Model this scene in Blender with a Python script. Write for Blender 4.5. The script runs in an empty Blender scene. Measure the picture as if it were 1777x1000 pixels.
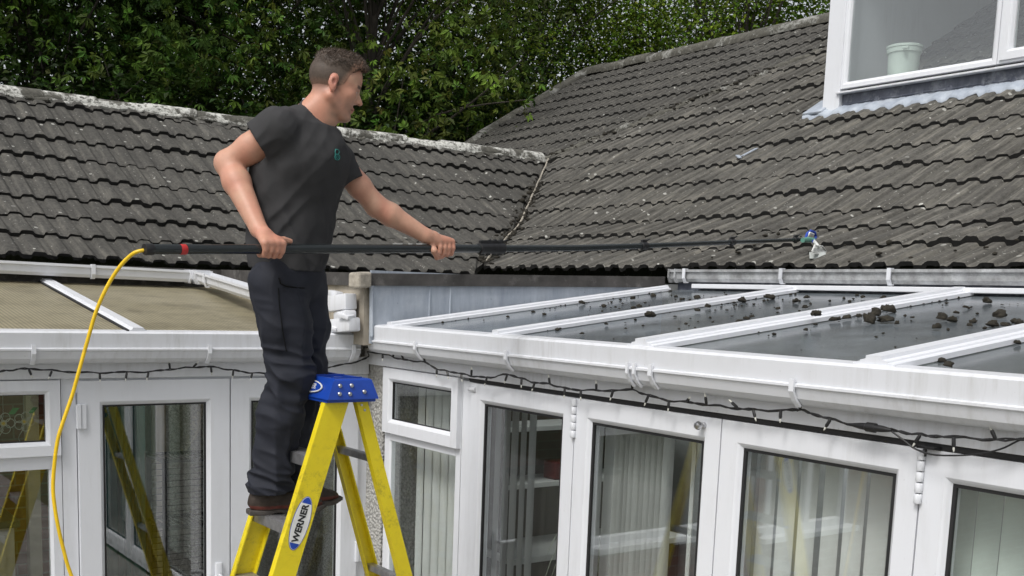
import bpy, bmesh, math, random
import numpy as np
from mathutils import Vector, Matrix

# ------------------------------------------------------------------ camera, sky, sun, exposure
SC = bpy.context.scene
COL = SC.collection
H_CAM = 2.58
F_PX, PU, PV = 1908.86, 824.066, 786.695          # focal length and principal point, in pixels of the 1777 x 1000 photograph
WM = np.array([[0.82190, -0.56873, 0.03195], [-0.05463, -0.13454, -0.98940], [0.56700, 0.81145, -0.14165]])  # world -> (right, down, forward)
WM = np.linalg.svd(WM)[0] @ np.linalg.svd(WM)[2]
cam_d = bpy.data.cameras.new('camera')
cam = bpy.data.objects.new('camera', cam_d)
COL.objects.link(cam)
r_, d_, f_ = WM
cam.matrix_world = Matrix(((r_[0], -d_[0], -f_[0], 0), (r_[1], -d_[1], -f_[1], 0), (r_[2], -d_[2], -f_[2], H_CAM), (0, 0, 0, 1)))
cam_d.sensor_width = 36.0
cam_d.lens = F_PX / 1777 * 36
cam_d.shift_x = (888.5 - PU) / 1777
cam_d.shift_y = (PV - 500) / 1777
cam_d.clip_start, cam_d.clip_end = 0.05, 2000
SC.camera = cam

SUN_EL, SUN_AZ = math.radians(52), math.radians(200)   # azimuth measured from +x towards +y
wd = bpy.data.worlds.new('World')
SC.world = wd
wd.use_nodes = True
nt = wd.node_tree
nt.nodes.clear()
o_ = nt.nodes.new('ShaderNodeOutputWorld')
bg = nt.nodes.new('ShaderNodeBackground')
sky = nt.nodes.new('ShaderNodeTexSky')
sky.sky_type = 'NISHITA'
sky.sun_disc = False
sky.sun_elevation = SUN_EL
sky.sun_rotation = math.radians(90) - SUN_AZ
sky.air_density, sky.dust_density, sky.ozone_density = 1.0, 4.0, 1.0
hs = nt.nodes.new('ShaderNodeHueSaturation')
hs.inputs['Saturation'].default_value = 0.22
bg.inputs['Strength'].default_value = 0.15
nt.links.new(sky.outputs[0], hs.inputs['Color'])
nt.links.new(hs.outputs[0], bg.inputs[0])
nt.links.new(bg.outputs[0], o_.inputs[0])

sun_d = bpy.data.lights.new('sun', 'SUN')
sun_d.energy = 1.5
sun_d.angle = math.radians(14)
sun_d.color = (1.0, 0.975, 0.94)
sun = bpy.data.objects.new('sun', sun_d)
COL.objects.link(sun)
sv = Vector((math.cos(SUN_EL) * math.cos(SUN_AZ), math.cos(SUN_EL) * math.sin(SUN_AZ), math.sin(SUN_EL)))
sun.rotation_euler = sv.to_track_quat('Z', 'Y').to_euler()
SC.view_settings.view_transform = 'Standard'
SC.view_settings.look = 'None'
SC.view_settings.exposure = 0.15
SC.view_settings.gamma = 1.0
SC.render.resolution_x, SC.render.resolution_y = 1024, 576
try:
    SC.cycles.max_bounces = 8
    SC.cycles.transparent_max_bounces = 24
    SC.cycles.use_denoising = True
except Exception:
    pass

# ------------------------------------------------------------------ measuring: a pixel of the photograph -> a point of the place
CAMP = np.array([0, 0, H_CAM])
def ray(u, v):
    return WM.T @ np.array([(u - PU) / F_PX, (v - PV) / F_PX, 1.0])
def hit(u, v, n, p):
    d = ray(u, v); n = np.array(n, float)
    return CAMP + d * (((np.array(p, float) - CAMP) @ n) / (d @ n))
def onx(u, v, X): return hit(u, v, (1, 0, 0), (X, 0, 0))
def ony(u, v, Y): return hit(u, v, (0, 1, 0), (0, Y, 0))
def onz(u, v, Z): return hit(u, v, (0, 0, 1), (0, 0, Z))
RGT = np.array([0.8225, -0.5687, 0.0])              # image right, in plan
AWY = np.array([0.5687, 0.8225, 0.0])               # away from the camera, in plan
W0 = float(AWY @ np.array([1.9, 3.9, 0]))
def at(u, v, dw):                                   # point on the vertical plane through the man, dw metres further away
    return hit(u, v, AWY, AWY * (W0 + dw))

# ------------------------------------------------------------------ mesh helpers
def V(*a): return np.array(a, float)
def unit(a):
    a = np.array(a, float); return a / max(np.linalg.norm(a), 1e-9)

class MB:
    def __init__(s):
        s.v, s.f, s.m = [], [], []
    def add(s, vs, fs, m=0):
        b = len(s.v)
        s.v += [tuple(float(c) for c in p) for p in vs]
        s.f += [tuple(b + i for i in f) for f in fs]
        s.m += [m] * len(fs)
        return s
    def box(s, x0, x1, y0, y1, z0, z1, m=0, bev=0.0):
        return s.obox(((x0 + x1) / 2, (y0 + y1) / 2, (z0 + z1) / 2), ((1, 0, 0), (0, 1, 0), (0, 0, 1)), (abs(x1 - x0) / 2, abs(y1 - y0) / 2, abs(z1 - z0) / 2), m, bev)
    def obox(s, c, ax, h, m=0, bev=0.0):
        c = np.array(c, float); ax = [unit(a) for a in ax]
        b = min(bev, 0.45 * min(h))
        if b <= 0:
            vs = [c + ax[0] * h[0] * i + ax[1] * h[1] * j + ax[2] * h[2] * k for i in (-1, 1) for j in (-1, 1) for k in (-1, 1)]
            return s.add(vs, [(0, 1, 3, 2), (4, 6, 7, 5), (0, 4, 5, 1), (2, 3, 7, 6), (0, 2, 6, 4), (1, 5, 7, 3)], m)
        bm = bmesh.new()
        bmesh.ops.create_cube(bm, size=2)
        for q in bm.verts: q.co = Vector((q.co.x * h[0], q.co.y * h[1], q.co.z * h[2]))
        bmesh.ops.bevel(bm, geom=bm.edges[:], offset=b, segments=2, affect='EDGES', profile=0.5)
        bm.verts.ensure_lookup_table()
        vs = [c + ax[0] * q.co.x + ax[1] * q.co.y + ax[2] * q.co.z for q in bm.verts]
        fs = [[q.index for q in f.verts] for f in bm.faces]
        bm.free()
        return s.add(vs, fs, m)
    def beam(s, p, q, w, t, up=(0, 0, 1), m=0, bev=0.0):        # box from p to q, w wide, t thick along up
        p, q = np.array(p, float), np.array(q, float)
        d = unit(q - p); sd = unit(np.cross(d, up)); u2 = np.cross(sd, d)
        return s.obox((p + q) / 2, (d, sd, u2), (np.linalg.norm(q - p) / 2, w / 2, t / 2), m, bev)
    def tube(s, pts, r, n=8, m=0, cap=True):
        pts = [np.array(p, float) for p in pts]
        k = len(pts)
        rs = [r] * k if np.isscalar(r) else list(r)
        t0 = unit(pts[1] - pts[0])
        a = np.cross(t0, (0, 0, 1)); a = unit(a) if np.linalg.norm(a) > 1e-3 else np.array([1., 0, 0])
        vs = []
        for i in range(k):
            t = unit(pts[min(i + 1, k - 1)] - pts[max(i - 1, 0)])
            a = unit(a - t * (a @ t)); b = np.cross(t, a)
            for j in range(n):
                th = 2 * math.pi * j / n
                vs.append(pts[i] + rs[i] * (math.cos(th) * a + math.sin(th) * b))
        fs = [(i * n + j, i * n + (j + 1) % n, (i + 1) * n + (j + 1) % n, (i + 1) * n + j) for i in range(k - 1) for j in range(n)]
        if cap: fs += [tuple(range(n - 1, -1, -1)), tuple(range((k - 1) * n, k * n))]
        return s.add(vs, fs, m)
    def lathe(s, prof, c=(0, 0, 0), n=20, m=0, axis=(0, 0, 1)):   # prof: (radius, height)
        ax = unit(axis); a = unit(np.cross(ax, (0.3, 1, 0.2))); b = np.cross(ax, a); c = np.array(c, float)
        vs = [c + ax * h + r * (math.cos(2 * math.pi * j / n) * a + math.sin(2 * math.pi * j / n) * b) for r, h in prof for j in range(n)]
        k = len(prof)
        fs = [(i * n + j, i * n + (j + 1) % n, (i + 1) * n + (j + 1) % n, (i + 1) * n + j) for i in range(k - 1) for j in range(n)]
        fs += [tuple(range(n - 1, -1, -1)), tuple(range((k - 1) * n, k * n))]
        return s.add(vs, fs, m)
    def extrude(s, prof, p, q, ax, ay, m=0):                     # closed profile (a, b) on axes ax, ay, swept from p to q
        p, q, ax, ay = (np.array(t, float) for t in (p, q, ax, ay))
        n = len(prof)
        vs = [e + ax * a + ay * b for e in (p, q) for a, b in prof]
        fs = [(j, (j + 1) % n, n + (j + 1) % n, n + j) for j in range(n)] + [tuple(range(n - 1, -1, -1)), tuple(range(n, 2 * n))]
        return s.add(vs, fs, m)
    def rings(s, M, rect, steps, m=0):                           # mitred rectangular frame; steps: (inset, depth) closed loop
        a0, a1, b0, b1 = rect
        k = len(steps); vs = []
        for ins, d in steps:
            for a, b in ((a0 + ins, b0 + ins), (a1 - ins, b0 + ins), (a1 - ins, b1 - ins), (a0 + ins, b1 - ins)):
                vs.append(M(a, b, d))
        fs = [(i * 4 + j, i * 4 + (j + 1) % 4, ((i + 1) % k) * 4 + (j + 1) % 4, ((i + 1) % k) * 4 + j) for i in range(k) for j in range(4)]
        return s.add(vs, fs, m)
    def build(s, name, mats, parent=None, smooth=False, col=None, angle=40):
        me = bpy.data.meshes.new(name)
        me.from_pydata(s.v, [], s.f)
        mats = mats if isinstance(mats, (list, tuple)) else [mats]
        for m in mats: me.materials.append(m)
        me.polygons.foreach_set('material_index', s.m)
        bm = bmesh.new(); bm.from_mesh(me)
        bmesh.ops.recalc_face_normals(bm, faces=bm.faces[:])
        bm.to_mesh(me); bm.free()
        if smooth:
            me.polygons.foreach_set('use_smooth', [True] * len(me.polygons))
            try: me.set_sharp_from_angle(angle=math.radians(angle))
            except Exception: pass
        if col is not None:
            ca = me.color_attributes.new('tint', 'FLOAT_COLOR', 'POINT')
            ca.data.foreach_set('color', np.asarray(col, np.float32).ravel())
        o = bpy.data.objects.new(name, me)
        COL.objects.link(o)
        if parent is not None: adopt(o, parent)
        return o

def adopt(o, parent):
    o.parent = parent
    if parent.type == 'EMPTY':
        o.matrix_parent_inverse = Matrix.Translation(-Vector(parent.location))
def tag(o, label=None, cat=None, group=None, kind=None):
    if label: o['label'] = label
    if cat: o['category'] = cat
    if group: o['group'] = group
    if kind: o['kind'] = kind
    return o
def thing(name, loc, label, cat, group=None):
    o = bpy.data.objects.new(name, None)
    o.empty_display_size = 0.1
    o.location = [float(c) for c in loc]
    COL.objects.link(o)
    return tag(o, label, cat, group)
def mesh_np(name, vs, fs, mats, parent=None, smooth=True, mi=None, col=None):   # fs: (n, 3 or 4) array
    me = bpy.data.meshes.new(name)
    vs = np.asarray(vs, np.float32); fs = np.asarray(fs, np.int32)
    n, k = fs.shape
    me.vertices.add(len(vs)); me.vertices.foreach_set('co', vs.ravel())
    me.loops.add(n * k); me.loops.foreach_set('vertex_index', fs.ravel())
    me.polygons.add(n); me.polygons.foreach_set('loop_start', np.arange(0, n * k, k, dtype=np.int32))
    try: me.polygons.foreach_set('loop_total', np.full(n, k, np.int32))
    except Exception: pass
    for m in (mats if isinstance(mats, (list, tuple)) else [mats]): me.materials.append(m)
    if mi is not None: me.polygons.foreach_set('material_index', np.asarray(mi, np.int32))
    me.polygons.foreach_set('use_smooth', np.full(n, bool(smooth)))
    me.update(calc_edges=True)
    me.validate()
    if col is not None:
        ca = me.color_attributes.new('tint', 'FLOAT_COLOR', 'POINT')
        ca.data.foreach_set('color', np.asarray(col, np.float32).ravel())
    o = bpy.data.objects.new(name, me)
    COL.objects.link(o)
    if parent is not None: adopt(o, parent)
    return o

# ------------------------------------------------------------------ materials
def newmat(name):
    m = bpy.data.materials.new(name); m.use_nodes = True
    t = m.node_tree; t.nodes.clear()
    out = t.nodes.new('ShaderNodeOutputMaterial')
    b = t.nodes.new('ShaderNodeBsdfPrincipled')
    t.links.new(b.outputs[0], out.inputs[0])
    return m, t, b, out
def node(t, kind, **kw):
    n = t.nodes.new(kind)
    for k, v in kw.items():
        if k in n.inputs: n.inputs[k].default_value = v
        else: setattr(n, k, v)
    return n
def noise(t, scale, detail=4.0, rough=0.6, vec=None, dist=0.0):
    n = node(t, 'ShaderNodeTexNoise', Scale=scale, Detail=detail, Roughness=rough, Distortion=dist)
    if vec is not None: t.links.new(vec, n.inputs['Vector'])
    return n.outputs['Fac']
def pos(t, scale=(1, 1, 1), rot=(0, 0, 0)):
    g = node(t, 'ShaderNodeNewGeometry')
    mp = node(t, 'ShaderNodeMapping')
    mp.inputs['Scale'].default_value = scale; mp.inputs['Rotation'].default_value = rot
    t.links.new(g.outputs['Position'], mp.inputs['Vector'])
    return mp.outputs[0]
def ramp(t, fac, stops):
    r = node(t, 'ShaderNodeValToRGB')
    el = r.color_ramp.elements
    while len(el) < len(stops): el.new(0.5)
    for e, (p, c) in zip(el, stops):
        e.position = p; e.color = (c, c, c, 1) if np.isscalar(c) else (*c, 1)
    t.links.new(fac, r.inputs[0])
    return r.outputs[0]
def mix(t, fac, a, b, mode='MIX'):
    n = node(t, 'ShaderNodeMix', data_type='RGBA', blend_type=mode)
    for i, val in ((0, fac), (6, a), (7, b)):
        if hasattr(val, 'is_linked'): t.links.new(val, n.inputs[i])
        elif i == 0: n.inputs[i].default_value = val
        else: n.inputs[i].default_value = (*val, 1) if len(val) == 3 else val
    return n.outputs[2]
def math_(t, op, a, b=0.0, clamp=False):
    n = node(t, 'ShaderNodeMath', operation=op, use_clamp=clamp)
    for i, val in ((0, a), (1, b)):
        if hasattr(val, 'is_linked'): t.links.new(val, n.inputs[i])
        else: n.inputs[i].default_value = val
    return n.outputs[0]
def bump(t, b, h, strength=0.3, dist=0.01):
    n = node(t, 'ShaderNodeBump', Strength=strength, Distance=dist)
    t.links.new(h, n.inputs['Height']); t.links.new(n.outputs[0], b.inputs['Normal'])
def simple(name, c, rough=0.5, metal=0.0, var=0.15, scale=8.0, bmp=0.0, bscale=60.0, dirt=None, coat=0.0):
    m, t, b, _ = newmat(name)
    v = pos(t)
    f = noise(t, scale, 5, 0.65, v)
    lo = tuple(x * (1 - var) for x in c); hi = tuple(min(1, x * (1 + var)) for x in c)
    colr = ramp(t, f, [(0.3, lo), (0.7, hi)])
    if dirt:
        amount, dc, ds = dirt
        g = noise(t, ds, 6, 0.7, v)
        colr = mix(t, ramp(t, g, [(0.62 - amount * 0.3, 0.0), (0.85 - amount * 0.2, 0.8)]), colr, dc)
    t.links.new(colr, b.inputs['Base Color'])
    b.inputs['Roughness'].default_value = rough; b.inputs['Metallic'].default_value = metal
    b.inputs['Coat Weight'].default_value = coat
    if bmp: bump(t, b, noise(t, bscale, 4, 0.6, v), bmp, 0.004)
    return m

def upvc_mat(name='white upvc', c=(0.70, 0.715, 0.75), streak=0.35, green=0.0):
    m, t, b, _ = newmat(name)
    v = pos(t, (9, 9, 1.2)); w = pos(t)
    f = noise(t, 3.0, 6, 0.65, v)                   # rain streaks run down
    g = noise(t, 2.2, 5, 0.6, w)
    sp = noise(t, 70, 2, 0.6, w)
    dm = math_(t, 'MULTIPLY', ramp(t, f, [(0.45, 0), (0.8, 1)]), ramp(t, g, [(0.4, 0), (0.7, 1)]))
    dm = math_(t, 'MULTIPLY', dm, streak)
    colr = mix(t, dm, c, (0.30, 0.29, 0.26))
    colr = mix(t, ramp(t, sp, [(0.70, 0), (0.78, 0.35 * streak)]), colr, (0.16, 0.15, 0.13))
    if green: colr = mix(t, math_(t, 'MULTIPLY', ramp(t, noise(t, 1.3, 5, .7, w), [(0.45, 0), (0.7, 1)]), green), colr, (0.32, 0.33, 0.26))
    t.links.new(colr, b.inputs['Base Color'])
    b.inputs['Roughness'].default_value = 0.34
    b.inputs['Specular IOR Level'].default_value = 0.4
    bump(t, b, g, 0.05, 0.01)
    return m

def glass_mat(name, ior=2.0, tint=(0.93, 0.95, 0.945), dirt=0.0, wob=0.0):
    m, t, b, out = newmat(name)
    t.nodes.remove(b)
    tr = node(t, 'ShaderNodeBsdfTransparent'); tr.inputs[0].default_value = (*tint, 1)
    gl = node(t, 'ShaderNodeBsdfGlossy'); gl.inputs['Roughness'].default_value = 0.14 if dirt else 0.004; gl.inputs[0].default_value = (0.97, 0.97, 0.97, 1)
    fr = node(t, 'ShaderNodeFresnel')
    gm = node(t, 'ShaderNodeNewGeometry')             # same reflectance from both sides of the sheet
    t.links.new(math_(t, 'ADD', math_(t, 'MULTIPLY', gm.outputs['Backfacing'], 1 / ior - ior), ior), fr.inputs['IOR'])
    mx = node(t, 'ShaderNodeMixShader')
    t.links.new(fr.outputs[0], mx.inputs[0]); t.links.new(tr.outputs[0], mx.inputs[1]); t.links.new(gl.outputs[0], mx.inputs[2])
    last = mx
    if wob:
        bp = node(t, 'ShaderNodeBump', Strength=wob, Distance=0.02)
        t.links.new(noise(t, 2.5, 1, 0.4, pos(t)), bp.inputs['Height'])
        t.links.new(bp.outputs[0], gl.inputs['Normal']); t.links.new(bp.outputs[0], fr.inputs['Normal'])
    if dirt:
        w = pos(t)
        df = node(t, 'ShaderNodeBsdfDiffuse')
        a = noise(t, 2.6, 6, 0.7, w); c = noise(t, 45, 3, 0.7, w)
        t.links.new(ramp(t, a, [(0.3, (0.095, 0.112, 0.128)), (0.75, (0.235, 0.262, 0.285))]), df.inputs[0])  # film colour: dirt, with the sky's blue-grey reflection painted in
        k = math_(t, 'ADD', math_(t, 'MULTIPLY', ramp(t, a, [(0.3, 0.25), (0.7, 1)]), dirt), math_(t, 'MULTIPLY', ramp(t, c, [(0.6, 0), (0.72, 1)]), dirt * 0.6), True)
        m2 = node(t, 'ShaderNodeMixShader')
        t.links.new(k, m2.inputs[0]); t.links.new(mx.outputs[0], m2.inputs[1]); t.links.new(df.outputs[0], m2.inputs[2])
        last = m2
    t.links.new(last.outputs[0], out.inputs[0])
    return m

def tile_mat(name, streak_axis, along_axis, warm=0.0, ridge_light=0.5, gain=1.0):
    """weathered concrete roof tile: dark grey-brown, worn pale streaks down the slope, lichen spots"""
    m, t, b, _ = newmat(name)
    w = pos(t)
    sc = [30, 30, 30]; sc[streak_axis] = 2.0; sc[2] = 3.0
    st = noise(t, 1.0, 5, 0.65, pos(t, tuple(sc)))
    big = noise(t, 0.7, 4, 0.6, w); fine = noise(t, 38, 5, 0.75, w); mid = noise(t, 6, 5, 0.7, w)
    base = ramp(t, fine, [(0.28, (0.026 * gain, 0.0255 * gain, 0.0235 * gain)), (0.72, (0.112 * gain, 0.107 * gain, 0.096 * gain))])
    base = mix(t, ramp(t, big, [(0.35, 0.0), (0.7, 0.55)]), base, (0.036 + 0.02 * warm, 0.035 + 0.012 * warm, 0.031))
    pale = ramp(t, st, [(0.47, 0.0), (0.66, ridge_light)])
    pale = math_(t, 'MULTIPLY', pale, ramp(t, mid, [(0.3, 0.25), (0.65, 1.0)]))
    base = mix(t, pale, base, (0.235, 0.222, 0.19))
    # one shade per tile
    wn = node(t, 'ShaderNodeTexWhiteNoise'); sn = node(t, 'ShaderNodeVectorMath', operation='SNAP')
    sp = [0.36, 0.36, 10]; sp[along_axis] = 0.31; sp[streak_axis] = 0.31
    sn.inputs[1].default_value = sp
    t.links.new(w, sn.inputs[0]); t.links.new(sn.outputs[0], wn.inputs['Vector'])
    base = mix(t, ramp(t, wn.outputs['Value'], [(0.0, 0.0), (1.0, 0.42)]), base, (0.048, 0.046, 0.042), 'MIX')
    vo = node(t, 'ShaderNodeTexVoronoi', Scale=13.0); t.links.new(w, vo.inputs['Vector'])
    rnd = node(t, 'ShaderNodeSeparateColor'); t.links.new(vo.outputs['Color'], rnd.inputs[0])
    spot = math_(t, 'LESS_THAN', vo.outputs['Distance'], math_(t, 'MULTIPLY', rnd.outputs[0], 0.22))
    spot = math_(t, 'MULTIPLY', spot, math_(t, 'GREATER_THAN', rnd.outputs[1], 0.50))
    spot = math_(t, 'MULTIPLY', spot, ramp(t, noise(t, 1.4, 3, 0.6, w), [(0.40, 0.25), (0.58, 1.0)]))
    base = mix(t, math_(t, 'MULTIPLY', spot, 0.8), base, (0.50, 0.50, 0.46))
    vo2 = node(t, 'ShaderNodeTexVoronoi', Scale=42.0); t.links.new(w, vo2.inputs['Vector'])
    r2 = node(t, 'ShaderNodeSeparateColor'); t.links.new(vo2.outputs['Color'], r2.inputs[0])
    s2 = math_(t, 'MULTIPLY', math_(t, 'LESS_THAN', vo2.outputs['Distance'], 0.22), math_(t, 'GREATER_THAN', r2.outputs[1], 0.86))
    base = mix(t, math_(t, 'MULTIPLY', s2, 0.55), base, (0.36, 0.36, 0.33))
    t.links.new(base, b.inputs['Base Color'])
    b.inputs['Roughness'].default_value = 0.85
    b.inputs['Specular IOR Level'].default_value = 0.25
    bump(t, b, fine, 0.5, 0.006)
    return m

def ridge_mat(name, amount=0.6, white=0.56):
    m, t, b, _ = newmat(name)
    w = pos(t)
    n1 = noise(t, 3.2, 7, 0.72, w, 0.4); n2 = noise(t, 26, 5, 0.75, w)
    base = ramp(t, n2, [(0.3, (0.045, 0.043, 0.036)), (0.7, (0.13, 0.125, 0.105))])
    k = math_(t, 'MULTIPLY', ramp(t, n1, [(0.58 - amount * 0.22, 0), (0.64 - amount * 0.2, 1)]), ramp(t, n2, [(0.38, 0), (0.52, 1)]))
    base = mix(t, k, base, (white, white, white * .93))
    base = mix(t, ramp(t, noise(t, 9, 5, 0.7, w), [(0.62, 0), (0.72, 0.8)]), base, (0.06, 0.042, 0.024))
    t.links.new(base, b.inputs['Base Color'])
    b.inputs['Roughness'].default_value = 0.9
    bump(t, b, n2, 0.7, 0.01)
    return m

def lead_mat(name, c0=(0.27, 0.305, 0.365), c1=(0.43, 0.475, 0.53), rough=0.55):
    m, t, b, _ = newmat(name)
    w = pos(t); v = pos(t, (6, 6, 1.0))
    a = noise(t, 2.0, 6, 0.65, v); c = noise(t, 9, 5, 0.7, w)
    colr = ramp(t, a, [(0.3, c0), (0.7, c1)])
    colr = mix(t, ramp(t, c, [(0.5, 0), (0.75, 0.5)]), colr, (0.52, 0.55, 0.58))
    colr = mix(t, ramp(t, noise(t, 60, 3, .6, w), [(0.68, 0), (0.74, 0.6)]), colr, (0.08, 0.08, 0.085))
    t.links.new(colr, b.inputs['Base Color'])
    b.inputs['Roughness'].default_value = rough; b.inputs['Metallic'].default_value = 0.05
    bump(t, b, a, 0.25, 0.01)
    return m

def render_mat(name, c=(0.50, 0.49, 0.46), scale=55.0, strength=0.9):
    m, t, b, _ = newmat(name)
    w = pos(t)
    vo = node(t, 'ShaderNodeTexVoronoi', Scale=scale); t.links.new(w, vo.inputs['Vector'])
    n = noise(t, 3, 5, 0.6, w)
    colr = ramp(t, n, [(0.3, tuple(x * 0.75 for x in c)), (0.7, c)])
    colr = mix(t, ramp(t, vo.outputs['Distance'], [(0.35, 0), (0.7, 0.6)]), colr, tuple(x * 0.45 for x in c))
    t.links.new(colr, b.inputs['Base Color']); b.inputs['Roughness'].default_value = 0.9
    n2 = node(t, 'ShaderNodeBump', Strength=strength, Distance=0.012, invert=True)
    t.links.new(vo.outputs['Distance'], n2.inputs['Height']); t.links.new(n2.outputs[0], b.inputs['Normal'])
    return m

def brick_mat(name, c1=(0.22, 0.075, 0.05), c2=(0.14, 0.05, 0.036), mortar=(0.22, 0.19, 0.16), axis=0):
    m, t, b, _ = newmat(name)
    g = node(t, 'ShaderNodeNewGeometry'); s = node(t, 'ShaderNodeSeparateXYZ'); cb = node(t, 'ShaderNodeCombineXYZ')
    t.links.new(g.outputs['Position'], s.inputs[0])
    t.links.new(s.outputs[axis], cb.inputs[0]); t.links.new(s.outputs[2], cb.inputs[1])
    br = node(t, 'ShaderNodeTexBrick', Scale=1.0)
    br.inputs['Brick Width'].default_value = 0.225; br.inputs['Row Height'].default_value = 0.075; br.inputs['Mortar Size'].default_value = 0.006
    br.inputs['Color1'].default_value = (*c1, 1); br.inputs['Color2'].default_value = (*c2, 1); br.inputs['Mortar'].default_value = (*mortar, 1)
    t.links.new(cb.outputs[0], br.inputs['Vector'])
    colr = mix(t, ramp(t, noise(t, 14, 5, .7, pos(t)), [(0.35, 0), (0.75, 0.5)]), br.outputs['Color'], tuple(x * 0.5 for x in c1))
    t.links.new(colr, b.inputs['Base Color']); b.inputs['Roughness'].default_value = 0.9
    bp = node(t, 'ShaderNodeBump', Strength=0.6, Distance=0.006, invert=True)
    t.links.new(br.outputs['Fac'], bp.inputs['Height']); t.links.new(bp.outputs[0], b.inputs['Normal'])
    return m

def tint_mat(name, rough=0.6, transl=0.0, var=0.12, scale=30.0, bmp=0.0, spec=0.3, sss=0.0, bscale=120.0):
    """colour comes from the mesh's own 'tint' attribute (painted or grown colour; in leaves also lit and shaded clumps)"""
    m, t, b, out = newmat(name)
    at_ = node(t, 'ShaderNodeAttribute', attribute_name='tint')
    f = noise(t, scale, 4, 0.6, pos(t))
    colr = mix(t, 1.0, at_.outputs['Color'], ramp(t, f, [(0.25, 1 - var), (0.75, 1 + var)]), 'MULTIPLY')
    t.links.new(colr, b.inputs['Base Color'])
    b.inputs['Roughness'].default_value = rough; b.inputs['Specular IOR Level'].default_value = spec
    if sss:
        b.inputs['Subsurface Weight'].default_value = sss; b.inputs['Subsurface Radius'].default_value = (0.012, 0.005, 0.003); b.inputs['Subsurface Scale'].default_value = 0.6
    if bmp: bump(t, b, noise(t, bscale, 3, 0.6, pos(t)), bmp, 0.002)
    if transl:
        tl = node(t, 'ShaderNodeBsdfTranslucent'); mx = node(t, 'ShaderNodeMixShader'); mx.inputs[0].default_value = transl
        t.links.new(colr, tl.inputs[0]); t.links.new(b.outputs[0], mx.inputs[1]); t.links.new(tl.outputs[0], mx.inputs[2])
        t.links.new(mx.outputs[0], out.inputs[0])
    return m

M = {}
M['upvc'] = upvc_mat()
M['upvc_dirty'] = upvc_mat('weathered white upvc', (0.655, 0.668, 0.70), 0.75, 0.08)
M['upvc_old'] = simple('grey stained gutter upvc', (0.40, 0.41, 0.42), 0.5, 0, 0.3, 6, 0.05, 40, (0.8, (0.14, 0.14, 0.135), 13))
M['glass'] = glass_mat('double glazing')
M['roof_glass'] = glass_mat('dirty sky-toned roof glass', 1.6, (0.88, 0.91, 0.90), 0.50, 0.03)
M['tile_left'] = tile_mat('concrete tile, left wing', 1, 0, 0.0, 0.40, 1.12)
M['tile_right'] = tile_mat('concrete tile, right wing', 0, 1, 0.25, 0.9, 1.5)
M['tail'] = simple('shadow-dark mossy tile tail', (0.0055, 0.0052, 0.0045), 0.95, 0, 0.5, 30)  # near-black: moss plus the shadow line under each course, put into the colour
M['ridge'] = ridge_mat('lichened ridge tile', 0.66)
M['ridge_dark'] = ridge_mat('grey ridge tile', 0.2, 0.27)
M['lead'] = lead_mat('sheet lead')
M['lead_dark'] = lead_mat('dark sheet lead', (0.055, 0.062, 0.085), (0.12, 0.13, 0.165), 0.45)
M['felt'] = simple('weathered dark fascia', (0.062, 0.058, 0.055), 0.95, 0, 0.5, 6, 0.3, 40, (0.25, (0.22, 0.21, 0.20), 9))
M['render'] = render_mat('pebble dash')
M['beige'] = simple('beige masonry', (0.36, 0.32, 0.26), 0.9, 0, 0.3, 4, 0.4, 30, (0.5, (0.10, 0.09, 0.07), 5))
M['brick'] = brick_mat('red brick')
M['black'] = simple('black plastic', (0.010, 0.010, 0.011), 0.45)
M['rubber'] = simple('black rubber gasket', (0.012, 0.012, 0.013), 0.7)
M['moss'] = simple('dark moss', (0.021, 0.018, 0.012), 0.95, 0, 0.5, 60, 1.0, 90)
M['steel'] = simple('brushed steel', (0.55, 0.55, 0.56), 0.3, 1.0, 0.1, 30)
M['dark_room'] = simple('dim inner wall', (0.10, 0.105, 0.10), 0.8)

# ================================================================== GROUND
def struct(name, mb, mats, **k):
    return tag(mb.build(name, mats, **k), kind='structure')
g_, t_, b_, _o = newmat('grass and paving')
w_ = pos(t_)
t_.links.new(mix(t_, noise(t_, 0.6, 6, .7, w_), (0.035, 0.055, 0.018), (0.07, 0.09, 0.03)), b_.inputs['Base Color']); b_.inputs['Roughness'].default_value = 0.95
struct('ground', MB().box(-400, 400, -400, 400, -0.5, 0.0), g_)
M['paving'] = simple('grey paving slabs', (0.24, 0.23, 0.21), 0.9, 0, 0.3, 3, 0.3, 30)
struct('patio', MB().box(-4.5, 3.1, -5, 5.55, 0.0, 0.03), M['paving'])

# ================================================================== THE BUNGALOW: roofs first
GR, GL = 0.36, 0.345                                  # tile gauges
XE, ZER, YE, ZEL = 5.30, 2.79, 7.40, 2.72             # eaves of the right and left wing
def profile(x0, z0, g, t1, n1, t2):
    k1, k2 = math.hypot(1, t1), math.hypot(1, t2)
    s1 = n1 * g
    def fn(s):                                        # slope distance -> horizontal, height
        s = np.asarray(s, float); a = np.minimum(s, s1); b = np.maximum(s - s1, 0)
        return x0 + a / k1 + b / k2, z0 + a * t1 / k1 + b * t2 / k2
    def zz(x):
        x = np.asarray(x, float); h = s1 / k1
        return z0 + np.minimum(x - x0, h) * t1 + np.maximum(x - x0 - h, 0) * t2
    return fn, zz
PRF, zR = profile(XE, ZER, GR, 0.40, 3, 0.58)
PLF, zL = profile(YE, ZEL, GL, 0.45, 3, 0.58)
def on_roof(u, v, right=True, lift=0.0):
    d = ray(u, v); a, b = 2.0, 60.0
    for _ in range(60):
        m = (a + b) / 2; p = CAMP + d * m
        if p[2] - lift > (zR(p[0]) if right else zL(p[1])): a = m
        else: b = m
    return CAMP + d * a
def inv(fz, z, lo, hi):
    for _ in range(50):
        m = (lo + hi) / 2
        if fz(m) < z: lo = m
        else: hi = m
    return lo
Y_RIDGE = float(np.mean([on_roof(u, v, False)[1] for u, v in ((100, 172), (400, 208), (760, 257))]))
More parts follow.
